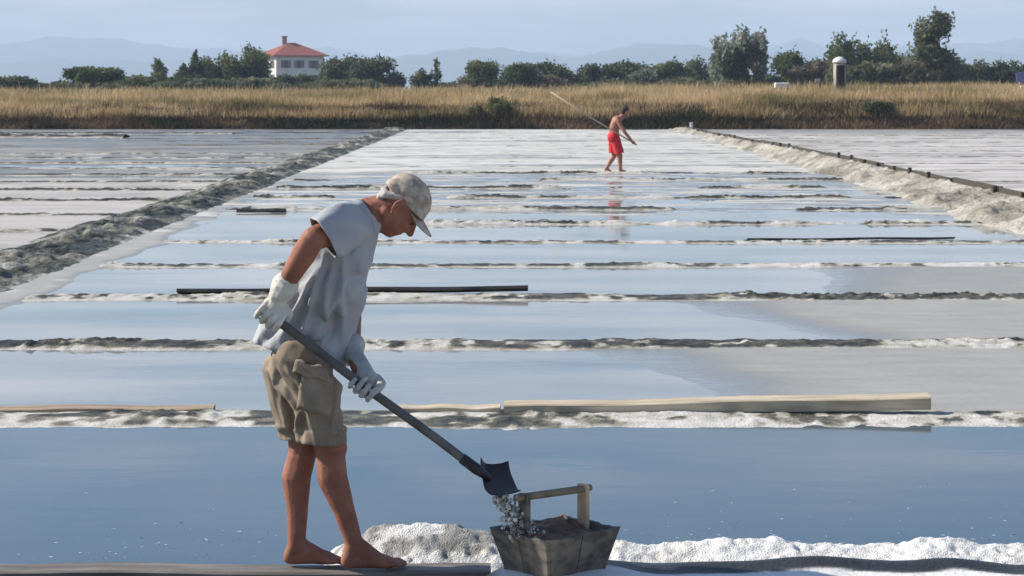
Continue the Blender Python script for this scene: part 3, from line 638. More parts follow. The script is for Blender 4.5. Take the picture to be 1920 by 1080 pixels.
# ------------------------------------------------------------------ pillar with dome, posts
DP = 112.; x = gx(1574, DP); zb = 1.4; zt = CH+(HZ-106)*DP/F
pl = empty('domed_pillar', (x, DP, zb), 'grey cylindrical pillar with white domed cap and dark door on the bank', 'pillar')
m_conc = mat('pale_concrete', (.38,.34,.29), .9, col2=(.22,.19,.155), scale=3); m_cap = mat('white_dome', (.62,.59,.54), .6)
b = MB(); b.tube([(x, DP, zb), (x, DP, zt-.36)], .33, 20); b.build('shaft', m_conc, pl, True)
b = MB(); prof = [(0,.37),(.06,.39),(.14,.37),(.22,.31),(.30,.2),(.345,.08),(.355,.01)]
b.tube([(x, DP, zt-.36+p[0]) for p in prof], [p[1] for p in prof], 20); b.build('dome_cap', m_cap, pl, True)
b = MB()
for a0 in range(-70, 14, 12):        # curved dark door set on the right front of the shaft
    a1 = a0+12
    P0 = [(x+r*math.sin(R(a)), DP-r*math.cos(R(a)), z) for r in (.325,.352) for z in (zb+.1, zt-.48) for a in (a0+30, a1+30)]
    b.add(P0, [(0,1,3,2),(4,6,7,5),(0,4,5,1),(2,3,7,6),(0,2,6,4),(1,5,7,3)])
b.build('door', mat('black_door', (.02,.018,.015), .6), pl)
x = gx(1537, 111); ps = empty('wooden_post', (x, 111, 1.4), 'weathered stub post standing in the grass left of the domed pillar', 'post')
b = MB(); b.box((x, 111, 1.95), (.13,.12,1.1), Matrix.Rotation(R(3), 3, 'Y'), bev=.01); b.build('post_shaft', m_wgrey, ps)
b = MB(); b.box((x-.13, 110.95, 2.40), (.28,.05,.22), bev=.01); b.build('sign_plate', mat('faded_plate', (.42,.36,.28), .7), ps)
x = gx(1466, 113); bl = empty('stone_block', (x, 113, 1.5), 'low whitewashed slab lying in the grass right of the willow', 'slab')
b = MB(); b.box((x, 113, 2.15), (.8,.5,.3), bev=.04); b.build('slab_top', mat('whitewash', (.62,.62,.56), .8), bl)
b = MB(); b.box((x+.15, 113, 1.75), (.9,.4,.5), bev=.03); b.build('slab_base', m_conc, bl)
x = gx(1913, 116); kb = empty('notice_board', (x, 116, 1.5), 'bluish notice board on a pale post at the far right edge of the bank', 'notice board')
b = MB(); b.box((x, 116, 2.0), (.12,.12,1.8), bev=.01); b.build('post_shaft', m_conc, kb)
b = MB(); b.box((x, 115.92, 2.62), (.5,.05,.55), Matrix.Rotation(R(-6), 3, 'Y'), bev=.01); b.build('panel', mat('blue_panel', (.16,.17,.33), .6), kb)
b = MB(); b.box((x+.2, 115.6, 2.0), (.6,.3,.26), bev=.03); props(b.build('stone_block', mat('cream_stone', (.7,.66,.55), .8), at=(x+.2, 115.6, 1.87)), 'cream stone block under the bluish notice board at the right edge', 'stone')

# ------------------------------------------------------------------ organic bodies
_dg = None
def capsules(items):
    """union raw mesh of tapered capsules ((p0,r0),(p1,r1)) and ellipsoids ('e', centre, (rx,ry,rz), matrix3)"""
    V = []; Fc = []
    for it in items:
        bm = bmesh.new()
        if it[0] == 'e':
            bmesh.ops.create_uvsphere(bm, u_segments=20, v_segments=12, radius=1)
            M3 = it[3] if len(it) > 3 and it[3] is not None else Matrix.Identity(3)
            for v in bm.verts: v.co = Vector(it[1]) + M3 @ Vector((v.co.x*it[2][0], v.co.y*it[2][1], v.co.z*it[2][2]))
        else:
            for p, r in it:
                bmesh.ops.create_icosphere(bm, subdivisions=2, radius=r, matrix=Matrix.Translation(p))
            res = bmesh.ops.convex_hull(bm, input=bm.verts[:])
            bmesh.ops.delete(bm, geom=[g for g in set(res['geom_interior'] + res['geom_unused']) if isinstance(g, bmesh.types.BMVert)], context='VERTS')
        bm.verts.index_update(); o = len(V); V += [tuple(v.co) for v in bm.verts]; Fc += [tuple(v.index+o for v in f.verts) for f in bm.faces]; bm.free()
    return V, Fc
def organic(name, items, vox, mat_, parent, smooth_it=6, disp=None, cut=None, factor=.5, solid=0., snap=None):
    V, Fc = capsules(items)
    o = mk(name, V, Fc, mat_, parent)
    m = o.modifiers.new('r', 'REMESH'); m.mode = 'VOXEL'; m.voxel_size = vox
    if smooth_it: m = o.modifiers.new('s', 'SMOOTH'); m.factor = factor; m.iterations = smooth_it
    dg = bpy.context.evaluated_depsgraph_get(); me = bpy.data.meshes.new_from_object(o.evaluated_get(dg))
    o.modifiers.clear(); old = o.data; o.data = me; me.name = name; bpy.data.meshes.remove(old)
    me.materials.clear(); me.materials.append(mat_)
    base = np.array(wloc(o)); nv = len(me.vertices)
    co = np.empty(nv*3, np.float32); me.vertices.foreach_get('co', co); co = co.reshape(-1, 3).astype(float) + base
    if disp is not None:
        no_ = np.empty(nv*3, np.float32); me.vertices.foreach_get('normal', no_); no_ = no_.reshape(-1, 3)
        co = co + no_*disp(co, no_)[:, None]; me.vertices.foreach_set('co', (co-base).astype(np.float32).ravel())
    if cut is not None:
        bm = bmesh.new(); bm.from_mesh(me); bm.verts.ensure_lookup_table()
        fc = np.array([f.calc_center_median()[:] for f in bm.faces]) + base
        kill = cut(fc); bm.faces.ensure_lookup_table()
        bmesh.ops.delete(bm, geom=[bm.faces[i] for i in np.nonzero(kill)[0]], context='FACES')
        if snap is not None:
            sp, sn, sd_ = snap; bm.verts.ensure_lookup_table(); bv_ = Vector(base)
            for v in bm.verts:
                if v.is_boundary:
                    q = v.co + bv_ - sp; h_ = q.dot(sn)
                    if abs(h_) < sd_: v.co = v.co - sn*(h_ + .004*math.sin(v.co.x*24))
        bm.to_mesh(me); bm.free()
        if solid:
            m = o.modifiers.new('thickness', 'SOLIDIFY'); m.thickness = solid; m.offset = -1
    me.polygons.foreach_set('use_smooth', [True]*len(me.polygons)); me.update()
    return o
def arr(v): return np.array(v)
def seg(c, a, b):
    a = arr(a); b = arr(b); d = b-a; t = np.clip(((c-a)@d)/(d@d), 0, 1); return np.linalg.norm(c-(a+t[:, None]*d), axis=1), t
m_skin = mat('tanned_skin', (.33,.142,.09), .62, col2=(.21,.08,.05), scale=13, lo=.3, hi=.72, detail=8, bump=.5, bscale=75, bdist=.004, spec=.25, sss=.04)
m_skin2 = mat('pale_tan_skin', (.42,.20,.125), .6, col2=(.30,.13,.08), scale=6, sss=.05)
m_shirt = mat('grey_tshirt', (.30,.305,.32), .95, col2=(.35,.355,.365), scale=6, bump=.5, bscale=45, bdist=.006)
m_short = mat('khaki_cloth', (.29,.235,.175), .92, col2=(.20,.155,.11), scale=10, bump=.3, bscale=160, bdist=.003)
m_glove = mat('cotton_glove', (.62,.60,.52), .9, col2=(.50,.47,.39), scale=14, bump=.5, bscale=200, bdist=.003)
m_gloved = mat('grey_glove', (.30,.31,.31), .9, col2=(.42,.42,.39), scale=14, bump=.5, bscale=200, bdist=.003)  # far glove, a darker grey than the near one
m_capm = mat('mottled_cap', (.46,.385,.30), .92, col2=(.27,.22,.165), scale=30, lo=.40, hi=.62, detail=4, bump=.4, bscale=150, bdist=.002)
m_hair = mat('grey_hair', (.30,.27,.24), .8, col2=(.45,.42,.38), scale=60)

# ---- the old man
DM = 8.08
man = empty('person', (gx(620, DM), DM, PZ), 'stooping old man in grey t-shirt, khaki shorts and mottled cap, white gloves gripping the shovel', 'person')
hipR = P(572, 665, 8.00); hipL = P(566, 662, 8.16)
knR = P(620, 842, 8.03); knL = P(570, 840, 8.13); anR = P(664, 1018, 8.04); anL = P(556, 1020, 8.11)
neck = P(683, 400, DM); headc = P(751, 388, DM)
f_ = Vector((.57, 0, -.82)).normalized(); u_ = Vector((.82, 0, .57)).normalized(); s_v = Vector((0, -1, 0))
HM = Matrix((f_, s_v, u_)).transposed()
def hd(a, b, c): return headc + f_*a + s_v*b + u_*c
shR = P(652, 425, 7.93); shL = P(662, 425, 8.25)
elR = P(587, 447, 7.75); wrR = P(524, 552, 7.83); elL = P(655, 570, 8.27); wrL = P(662, 665, 8.02)
h0 = P(486, 577, 7.855); h1 = P(905, 888, 7.84); hax = (h1-h0).normalized()
gR = h0 + hax*.055; gL = h0 + hax*((P(683, 722, 7.88)-h0).dot(hax))
it = []
hI = Vector((0, .03, 0)); it += [((hipR+hI, .085), (knR, .064)), ((hipL-hI, .085), (knL, .064)), ((hipR+hI, .09), (hipL-hI, .09))]
for kn, an in ((knR, anR), (knL, anL)):
    c = kn.lerp(an, .30) + Vector((-.022, 0, 0))
    it += [((kn, .058), (c, .062)), ((c, .062), (kn.lerp(an, .62)+Vector((-.008,0,0)), .045)), ((kn.lerp(an,.62)+Vector((-.008,0,0)), .045), (an, .037)),
           ('e', kn + Vector((.022, 0, .005)), (.045, .048, .05))]
def foot(an, hx, tx, ty, zf):
    """bare foot: heel at hx, toes at tx, sole on zf"""
    y = an.y; t = []
    heel = Vector((hx+.03, y, zf+.032)); mid = Vector((hx+(tx-hx)*.55, y+(ty-y)*.5, zf+.034)); ball = Vector((hx+(tx-hx)*.74, y+(ty-y)*.8, zf+.025))
    t += [((an, .037), (heel, .031)), ((an, .036), (mid, .033)), ((heel, .031), (mid, .030)), ((mid, .033), (ball, .024))]
    t += [((ball+Vector((-.01,-.022,0)), .022), (ball+Vector((-.01,.022,-.002)), .021)), ((mid, .03), (ball+Vector((-.01,-.02,0)), .022)), ((mid, .03), (ball+Vector((-.01,.02,0)), .02))]
    for i in range(5):
        o = -.034 + .017*i; ln = [.052,.058,.052,.044,.034][i]; r = [.0135,.0100,.0095,.009,.0085][i]
        if hx is not None and an is anR: o = -o     # big toe on the inner side
        b0 = ball + Vector((.0, o, -.004)); t += [((b0, r*1.15), (b0+Vector((ln*.6, 0, .004)), r)), ((b0+Vector((ln*.6,0,.004)), r), (b0+Vector((ln, 0, -.006)), r*.95))]
    return t
it += foot(anR, anR.x-.055, anR.x+.215, 8.045, PZ+.002) + foot(anL, anL.x-.055, anL.x+.205, 8.115, PZ+.002)
spine = [P(575, 655, DM), P(590, 590, DM), P(618, 510, DM), P(645, 440, DM), neck]
it += [((spine[0], .105), (spine[1], .105)), ((spine[1], .105), (spine[2], .12)), ((spine[2], .12), (spine[3], .11)), ((shR, .06), (shL, .06)), ((spine[3], .10), (neck, .062))]
it += [((neck, .062), (hd(-.035, 0, -.06), .060)), ((P(700, 412, DM), .055), (hd(.0, 0, -.09), .052))]
# head
it += [('e', hd(-.012, 0, .035), (.098, .076, .090), HM), ('e', hd(.018, 0, -.03), (.074, .064, .088), HM), ('e', hd(.048, 0, -.092), (.034, .034, .026), HM), ((hd(-.03, 0, -.055), .062), (hd(.035, 0, -.088), .036)),
       ((hd(-.02, .052, -.055), .022), (hd(.04, .022, -.098), .018)), ((hd(-.02, -.052, -.055), .022), (hd(.04, -.022, -.098), .018)),
       ((hd(.075, .03, .022), .016), (hd(.075, -.03, .022), .016)), ('e', hd(.063, .04, -.02), (.022, .022, .02), HM), ('e', hd(.063, -.04, -.02), (.022, .022, .02), HM),
       ((hd(.086, 0, .012), .009), (hd(.112, 0, -.030), .013)), ((hd(.100, .012, -.033), .009), (hd(.100, -.012, -.033), .009)),
       ((hd(.082, .018, -.058), .011), (hd(.082, -.018, -.058), .011)), ((hd(.078, .014, -.072), .010), (hd(.078, -.014, -.072), .010))]
for sg in (1, -1):
    e0 = hd(-.012, .074*sg, -.005)
    pts = [e0 + f_*a*(-1) + u_*b + s_v*sg*c for a, b, c in ((-.012,-.03,0), (.002,-.018,.008), (.012,.004,.014), (.012,.022,.014), (0,.032,.010), (-.012,.026,.003))]
    it += [((pts[i], .0068), (pts[i+1], .0068)) for i in range(5)] + [((pts[0], .006), (pts[4], .005))]
# arms
it += [((shR, .062), (elR, .047)), ((elR, .047), (elR.lerp(wrR, .28), .049)), ((elR.lerp(wrR, .28), .049), (wrR, .031)), ((wrR, .031), (gR+Vector((.02,.01,.05)), .028)),
       ((shL, .060), (elL, .045)), ((elL, .046), (elL.lerp(wrL, .3), .047)), ((elL.lerp(wrL, .3), .047), (wrL, .031)), ((wrL, .031), (gL.lerp(wrL, .5), .028))]
organic('body', it, .0065, m_skin, man, 5, disp=lambda c, n: .0025*(fbm(c[:,0]*18, c[:,1]*18, c[:,2]*18, 3, 3)-.5))
for sg in (1, -1):
    b = MB(); bm = bmesh.new(); bmesh.ops.create_uvsphere(bm, u_segments=10, v_segments=8, radius=.0095)
    b.add([hd(.079, .031*sg, .001)+v.co for v in bm.verts], [[v.index for v in f.verts] for f in bm.faces]); bm.free(); b.build('eye', mat('eyeball', (.10,.07,.055), .35) if sg == 1 else bpy.data.materials['eyeball'], man, True)
# hair at nape
organic('hair', [((hd(-.088, .03, -.01), .020), (hd(-.088, -.03, -.01), .020)), ((hd(-.078, .03, -.04), .018), (hd(-.078, -.03, -.04), .018)), ((hd(-.03,.070,.03), .012), (hd(-.075,.05,-.015), .018)), ((hd(-.03,-.070,.03), .012), (hd(-.075,-.05,-.015), .018))],
        .006, m_hair, man, 2, disp=lambda c, n: .006*(fbm(c[:,0]*90, c[:,1]*90, c[:,2]*90, 8, 2)-.5))
# cap
capi = [('e', hd(-.014, 0, .050), (.104, .083, .085), HM), ((hd(.05, .035, .035), .048), (hd(.05, -.035, .035), .048)), ((hd(-.075, .03, .02), .045), (hd(-.075, -.03, .02), .045))]
def cutcap(fc):
    r = fc - arr(headc); return (r@arr(u_)) < .028 + .16*(r@arr(f_))
cap = organic('cap', capi, .007, m_capm, man, 3, cut=cutcap, solid=.004, disp=lambda c, n: .006*(fbm(c[:,0]*25, c[:,1]*25, c[:,2]*25, 12, 3)-.5))
bv = []; NB = 12
for j in range(5):
    for i in range(NB+1):
        a = -1.15 + 2.3*i/NB; t = j/4; r0 = .088; ext = .078*t*math.cos(a*.72)
        q = hd((r0*math.cos(a)*.93+.008) + ext, .082*math.sin(a), .046 + .0*t - .010*t - .022*math.sin(a)**2*(1-.2*t))
        bv.append(tuple(q))
bf = [(j*(NB+1)+i, j*(NB+1)+i+1, (j+1)*(NB+1)+i+1, (j+1)*(NB+1)+i) for j in range(4) for i in range(NB)]
br = mk('brim', bv, bf, m_capm, cap); md = br.modifiers.new('t', 'SOLIDIFY'); md.thickness = .006
# t-shirt
hemA, hemB = P(468, 636, DM), P(655, 688, DM); hd_ = (hemB-hemA).normalized(); hn = Vector((hd_.z, 0, -hd_.x)); hn = hn if hn.z < 0 else -hn
def PY(px, py, D): return P(px, py, D)
si = [((P(570, 610, 8.02), .11), (P(566, 610, 8.16), .115)), ((P(540, 645, 8.02), .11), (P(540, 645, 8.16), .115)), ((P(600, 660, 8.02), .10), (P(600, 660, 8.16), .105)),
      ((P(575, 560, 8.02), .12), (P(575, 560, 8.16), .125)), ((P(612, 530, 8.00), .145), (P(612, 530, 8.16), .145)), ((P(634, 470, 7.99), .135), (P(634, 470, 8.17), .135)),
      ((P(642, 440, 7.98), .118), (P(642, 440, 8.18), .118)), ((P(650, 420, 7.96), .095), (P(650, 420, 8.20), .095)), ((P(672, 405, 8.03), .072), (P(672, 405, 8.13), .072)), ((P(672, 415, 8.04), .07), (P(690, 418, 8.05), .062)), ((P(672, 415, 8.12), .07), (P(690, 418, 8.11), .062)), ((P(680, 412, DM), .07), (P(700, 402, DM), .068)), ((P(664, 470, DM), .09), (P(674, 440, DM), .08)),
      ((P(642, 440, 8.08), .13), (P(612, 530, 8.08), .155)), ((P(612, 530, 8.08), .155), (P(560, 640, 8.08), .13)), ((P(560,640,8.08), .135), (P(540, 720, 8.08), .14)), ((P(560, 560, 8.08), .11), (P(512, 660, 8.08), .10)), ((P(560,640,8.08), .13), (P(600, 720, 8.08), .12)), ((P(652, 555, 8.08), .075), (P(622, 690, 8.08), .07)), ((P(648, 555, 8.04), .07), (P(618, 690, 8.04), .065))]
si += [((shR+Vector((.01,0,0)), .078), (shR+Vector((.03,.05,-.03)), .08)), ((shL+Vector((.01,0,0)), .078), (shL+Vector((.03,-.05,-.03)), .08))]
def folds(c, lines, amp, w, sd=1):
    d = 0; rs = random.Random(sd); wob = .02*(fbm(c[:,0]*8, c[:,1]*6, c[:,2]*8, 71, 2)-.5)
    px_ = c[:,0]*F/DM + 960; pz_ = HZ + (CH-c[:,2])*F/DM; m_ = F/DM
    for (a, b) in lines:
        ax, ay = a; bx_, by_ = b; dx, dy = bx_-ax, by_-ay; L2 = dx*dx+dy*dy
        t = ((px_-ax)*dx + (pz_-ay)*dy)/L2; dist = ((px_-ax)*dy - (pz_-ay)*dx)/math.sqrt(L2)/m_ + wob + .018*np.sin(c[:,1]*14+ax)
        tt = np.clip(t, 0, 1); env = np.sin(np.pi*tt)**.7; q = rs.uniform(.7, 1.3)
        d = d + amp*q*env*(np.exp(-(dist/w)**2) - .5*np.exp(-((dist-.022)/(w*1.2))**2))
    return d
def shirtdisp(c, n):
    X_, Y_, Z_ = c[:,0]-man.location.x, c[:,1], c[:,2]
    wv = fbm(X_*5, Y_*5, Z_*3, 5, 3)*1.0
    # long drapes falling from armpit/chest towards the hem
    t = (X_*.92 + Z_*.38)/.058 + 1.6*fbm(X_*2.5, Y_*2.5, Z_*1.5, 5, 2) + Y_*1.5
    tor = sm(1.42 - Z_, -.05, .25)
    d = folds(c, [((640,480),(600,655)), ((622,462),(556,645)), ((604,478),(522,632)), ((588,520),(500,640)), ((664,470),(646,650)), ((575,500),(545,565)), ((684,430),(650,470)),
                  ((556,590),(600,665)), ((676,500),(618,600)), ((630,560),(575,655)), ((600,400),(660,440)), ((690,470),(668,590)), ((520,600),(480,640))], .017, .012)
    t2 = (X_*.35 - Z_*.92)/.05 + wv*3
    d = d + .010*(fbm(X_*7, Y_*7, Z_*7, 15, 4)-.5)
    return d - .002
def cutshirt(fc):
    r = fc - arr(hemA); w = .006*np.sin(fc[:,0]*22) + .005*np.sin(fc[:,1]*30)
    k = (r@arr(hn)) > w
    q = fc - arr(P(700, 398, DM)); d = arr(Vector((.80, 0, .60)).normalized()); k |= (q@d > 0) & (np.linalg.norm(q, axis=1) < .13)
    return k
shirt = organic('tshirt', si, .008, m_shirt, man, 5, disp=shirtdisp, cut=cutshirt, solid=.004, snap=(hemA, hn, .03))
def sleeve(rings, sd_):
    V = []; nk = 28; nr = 14
    C = [Vector(q[0]) for q in rings]; Rr = [q[1] for q in rings]; Nn = [Vector(q[2]).normalized() for q in rings]
    for i in range(nr+1):
        t = i/nr*(len(rings)-1); k = min(int(t), len(rings)-2); f = t-k; c = C[k].lerp(C[k+1], f); rr = Rr[k]*(1-f)+Rr[k+1]*f; nn = Nn[k].lerp(Nn[k+1], f).normalized()
        e1 = (Vector((0,0,1)) - nn*nn.z).normalized(); e2 = nn.cross(e1)
        for j in range(nk):
            a = 2*math.pi*j/nk; w = rr*(1 + .07*math.sin(a*3+i*.35+sd_) + .04*math.sin(a*7-i*.5)); V.append(tuple(c + e1*math.cos(a)*w*1.06 + e2*math.sin(a)*w*.92))
    F_ = [(i*nk+j, i*nk+(j+1) % nk, (i+1)*nk+(j+1) % nk, (i+1)*nk+j) for i in range(nr) for j in range(nk)]
    o = mk('sleeve', V, F_, m_shirt, shirt); m = o.modifiers.new('s', 'SUBSURF'); m.levels = 1; m.render_levels = 1; m = o.modifiers.new('t', 'SOLIDIFY'); m.thickness = .004
sleeve([(P(676, 424, 8.02), .070, (-.6,-.75,.1)), (P(660, 427, 7.94), .088, (-.8,-.6,.1)), (P(640, 430, 7.88), .094, (-.85,-.38,-.15)), (P(620, 437, 7.83), .092, (-.82,-.36,-.35)), (P(606, 444, 7.79), .086, (-.78,-.34,-.52))], 0)
sleeve([(P(676, 424, 8.14), .070, (-.2,.75,-.5)), (P(668, 440, 8.22), .085, (-.1,.5,-.8)), (P(664, 475, 8.25), .078, (-.05,.2,-.95))], 2)
# shorts
qi = [((P(565, 668, 7.99), .125), (P(562, 665, 8.17), .125)), ((P(534, 690, 8.03), .070), (P(534, 690, 8.14), .070)),
      ((P(572, 690, 8.00), .122), (P(604, 800, 8.02), .098)), ((P(604, 800, 8.02), .098), (P(602, 870, 8.03), .112)),
      ((P(556, 690, 8.16), .12), (P(560, 800, 8.14), .092)), ((P(560, 800, 8.14), .092), (P(572, 870, 8.14), .098)), ((P(520, 690, 8.10), .07), (P(540, 790, 8.10), .06))]
def cutshorts(fc):
    zc = P(0, 828, 8.03).z; r = fc[:,2] - (zc + .010*np.sin(fc[:,0]*30+1) + .05*np.clip((8.09-fc[:,1])*0, 0, 1) + .0)
    return (r < 0) | (fc[:,2] > P(0, 628, 8.1).z)
def shortdisp(c, n):
    X_, Y_, Z_ = c[:,0]-man.location.x, c[:,1], c[:,2]
    wv = fbm(X_*6, Y_*6, Z_*4, 25, 3)
    t = (X_*.95 + Z_*.30)/.05 + wv*3.5
    d = folds(c, [((508,668),(535,800)), ((560,700),(596,825)), ((600,775),(655,800)), ((496,690),(560,765)), ((540,676),(622,760)), ((650,700),(628,820)), ((530,740),(556,828)), ((575,760),(560,828)), ((610,690),(650,740)), ((520,700),(548,760))], .016, .011, 3) + .016*(fbm(X_*11, Y_*11, Z_*8, 26, 3)-.5)
    hem = sm(Z_, P(0,828,8).z+.05, P(0,828,8).z+.055)
    return d - .006 + .005*(1-hem)
shorts = organic('shorts', qi, .008, m_short, man, 5, disp=shortdisp, cut=cutshorts, solid=.004, snap=(P(0, 828, 8.03), Vector((0,0,1)), .03))
def patch(name, cx, cy, w, h, Dp, parent, m, rot=0):
    V = []; nx, ny = 10, 8
    for j in range(ny+1):
        for i in range(nx+1):
            a = (i/nx-.5)*w; b_ = (j/ny-.5)*h; ca, sa = math.cos(rot), math.sin(rot)
            q = P(cx, cy, Dp); V.append((q.x + a*ca - b_*sa, Dp + .35*a*a/w + .005*math.sin(i*1.3+j), q.z + a*sa + b_*ca + .004*math.sin(i*1.1)))
    f = [(j*(nx+1)+i, j*(nx+1)+i+1, (j+1)*(nx+1)+i+1, (j+1)*(nx+1)+i) for j in range(ny) for i in range(nx)]
    o = mk(name, V, f, m, parent); md = o.modifiers.new('t', 'SOLIDIFY'); md.thickness = .012; return o
patch('pocket', 592, 738, .135, .15, 7.868, shorts, m_short, -.15)
patch('pocket_flap', 584, 696, .145, .05, 7.858, shorts, m_short, -.25)
# gloves
def grip(name, c, ax, pd, wr, cuff_dir, m, flip=1, sc=1.0):
    """hand closed on a bar: c on bar axis, ax bar dir, pd from bar to palm, wr wrist point"""
    ax = ax.normalized(); pd = (pd - ax*pd.dot(ax)).normalized(); q = ax.cross(pd)*flip; items = []
    def cp(th, r, o): return c + (pd*math.cos(R(th)) + q*math.sin(R(th)))*r*sc + ax*o*sc
    Mx = Matrix((ax, q, pd)).transposed()
    items.append(('e', c + pd*.040*sc + q*(-.012), (.050*sc, .036*sc, .024*sc), Mx))
    for i in range(4):
        o = -.040 + .0268*i; r = [.0096,.0106,.0110,.0104][i]*sc; L_ = [1.0,1.08,1.12,1.02][i]
        pts = [cp(-5, .046, o*.9), cp(48, .047, o), cp(100*L_, .034, o), cp(160*L_, .033, o), cp(205*L_, .031, o)]
        items += [((pts[j], r*(1.15-.05*j)), (pts[j+1], r*(1.1-.05*j))) for j in range(4)]
    tp = [c + pd*.046*sc - q*.03*sc + ax*.02*sc, cp(-70, .044, .048), cp(-115, .036, .050), cp(-155, .034, .040)]
    items += [((tp[j], (.0165-.0015*j)*sc), (tp[j+1], (.0155-.0015*j)*sc)) for j in range(3)]
    pc = c + pd*.042*sc - q*.014
    items += [((pc, .030*sc), (wr, .036*sc)), ((wr, .036*sc), (wr + cuff_dir*.055, .049*sc))]
    return organic(name, items, .0038, m, man, 2, disp=lambda c_, n: .005*(fbm(c_[:,0]*40, c_[:,1]*40, c_[:,2]*40, 4, 3)-.5))
grip('glove', gR, hax, (wrR-gR) + Vector((0,-.05,0)), wrR + (gR-wrR)*.12, (elR-wrR).normalized(), m_glove, 1, 1.12)
grip('glove', gL, hax, (wrL-gL) + Vector((0,.02,.03)), wrL, (elL-wrL).normalized(), m_gloved, -1, 1.08)
# ---- shovel
shv = empty('shovel', tuple(h1), 'square dark-bladed shovel held by the old man, tipped over the wooden salt box', 'shovel')
b = MB(); hp_ = [h0.lerp(h1, i/10) + Vector((0,0,.003*math.sin(i))) for i in range(11)]
b.tube([h0-hax*.004]+hp_, [.012]+[.0175]*10+[.0165], 12); b.build('shaft', mat('grey_shaft', (.13,.12,.11), .6, col2=(.07,.065,.06), scale=12, stretch=(1,1,1)), shv, True)
m_blade = mat('dark_steel', (.018,.022,.03), .45, col2=(.05,.035,.03), scale=12, metal=.3)
tl, tr_, brr, bl_ = P(898, 876, 7.94), P(952, 874, 7.98), P(975, 930, 7.78), P(908, 936, 7.72)
b = MB(); b.tube([h1-hax*.10, h1-hax*.03, h1+hax*.04], [.021,.022,.012], 10); b.build('socket', m_blade, shv, True)
NV = 10; V = []
nb = (tr_-tl).cross(bl_-tl).normalized()
for j in range(NV+1):
    for i in range(NV+1):
        a_, c_ = i/NV, j/NV; p_ = tl.lerp(tr_, a_).lerp(bl_.lerp(brr, a_), c_); e_ = abs(c_-.5)*2
        p_ = p_ + nb*(.022*e_**4)*(-1) + nb*(.012*(1-(a_-.5)**2*4)) - nb*.02*max(0, .15-a_)/.15
        V.append(tuple(p_))
f = [(j*(NV+1)+i, j*(NV+1)+i+1, (j+1)*(NV+1)+i+1, (j+1)*(NV+1)+i) for j in range(NV) for i in range(NV)]
bo = mk('blade', V, f, m_blade, shv); md = bo.modifiers.new('t', 'SOLIDIFY'); md.thickness = .004
# ---- wooden salt box with handle
BZ0, BZ1 = .128, .297
bd = Vector((.766, .643, 0)); ad = Vector((.643, -.766, 0)); up = Vector((0,0,1))
pL = P(917, 990, 7.86); A0 = Vector((pL.x, 7.88, BZ1)); LB, LA = .385, .335
cen = A0 + bd*LB/2 + ad*LA/2; cen.z = BZ0
sbx = empty('salt_box', tuple(cen), 'tapered wooden salt box with bar handle standing right of the old man, being filled', 'box')
m_bw = woodmat('box_wood', (.065,.055,.045), (.15,.13,.105)); m_hw = woodmat('handle_wood', (.40,.27,.17), (.52,.37,.25))
def qp(u, v, z, t=0): # u along b, v along a in -.5...5, taper by height
    k = 1 - .24*(1-(z-BZ0)/(BZ1-BZ0)); return Vector((cen.x, cen.y, 0)) + bd*(u*LB*k) + ad*(v*LA*k) + up*z
def panel(u0, v0, u1, v1, inward, m, name, z0=BZ0, z1=BZ1, th=.016, sag=0.):
    n = 8; V = []
    for j in range(5):
        for i in range(n+1):
            t = i/n; z = z0 + (z1-z0)*j/4; z = z - sag*math.sin(math.pi*t)*(j/4) + .002*math.sin(i*2.1+j); p0 = qp(u0+(u1-u0)*t, v0+(v1-v0)*t, z); V.append(p0)
    V += [p + inward*th for p in V]; o = 5*(n+1); F_ = []
    for j in range(4):
        for i in range(n):
            a_ = j*(n+1)+i; F_ += [(a_, a_+1, a_+n+2, a_+n+1), (a_+o, a_+n+1+o, a_+n+2+o, a_+1+o)]
    for i in range(n): a_ = 4*(n+1)+i; F_.append((a_, a_+1, a_+1+o, a_+o)); F_.append((i+1, i, i+o, i+1+o))
    for j in range(4): a_ = j*(n+1); F_.append((a_, a_+n+1, a_+n+1+o, a_+o)); a_ += n; F_.append((a_+n+1, a_, a_+o, a_+n+1+o))
    return mk(name, [tuple(x) for x in V], F_, m, sbx, smooth=False)
# each side of two boards with an open joint
zm = BZ0 + .105
for (u0,v0,u1,v1,inw) in ((-.5,-.5,-.5,.5,bd), (.5,-.5,.5,.5,-bd), (-.46,.5,.46,.5,-ad), (-.46,-.5,.46,-.5,ad)):
    for t0, t1 in ((0, .485), (.50, 1)):
        e_ = lambda t: (u0+(u1-u0)*t, v0+(v1-v0)*t)
        panel(*e_(t0), *e_(t1), inw, m_bw, 'side_board', BZ0, BZ1-random.uniform(0, .006), .018, .006)
b = MB(); k = .77; b.box((cen.x, cen.y, BZ0+.008), (LB*k, LA*k, .014), Matrix((bd, ad, up)).transposed()); b.build('bottom_board', m_bw, sbx)
Mx = Matrix((bd, ad, up)).transposed()
hL = P(982, 938, 7.80); hR_ = P(1094, 915, 7.90)
uL0 = qp(-.46, .0, BZ0+.08); uR0 = qp(.40, .0, BZ0+.08); zt_ = .443
uL1 = Vector((uL0.x, uL0.y, zt_)); uR1 = Vector((uR0.x+.022, uR0.y, zt_))
for (a_, c_, nm) in ((uL0, uL1, m_bw), (uR0, uR1, m_hw)):
    bb = MB(); d = (c_-a_); bb.box((a_+c_)/2, (.020, .055, d.length), Mx, bev=.003); bb.build('upright', nm, sbx)
b = MB(); b.tube([uL1 - bd*.045 - up*.010, uL1-up*.012, uR1-up*.016, uR1 + bd*.022 - up*.014], [.0135,.0145,.0145,.0135], 10); b.build('crossbar', woodmat('bar_wood', (.12,.095,.06), (.20,.165,.11)), sbx, True)
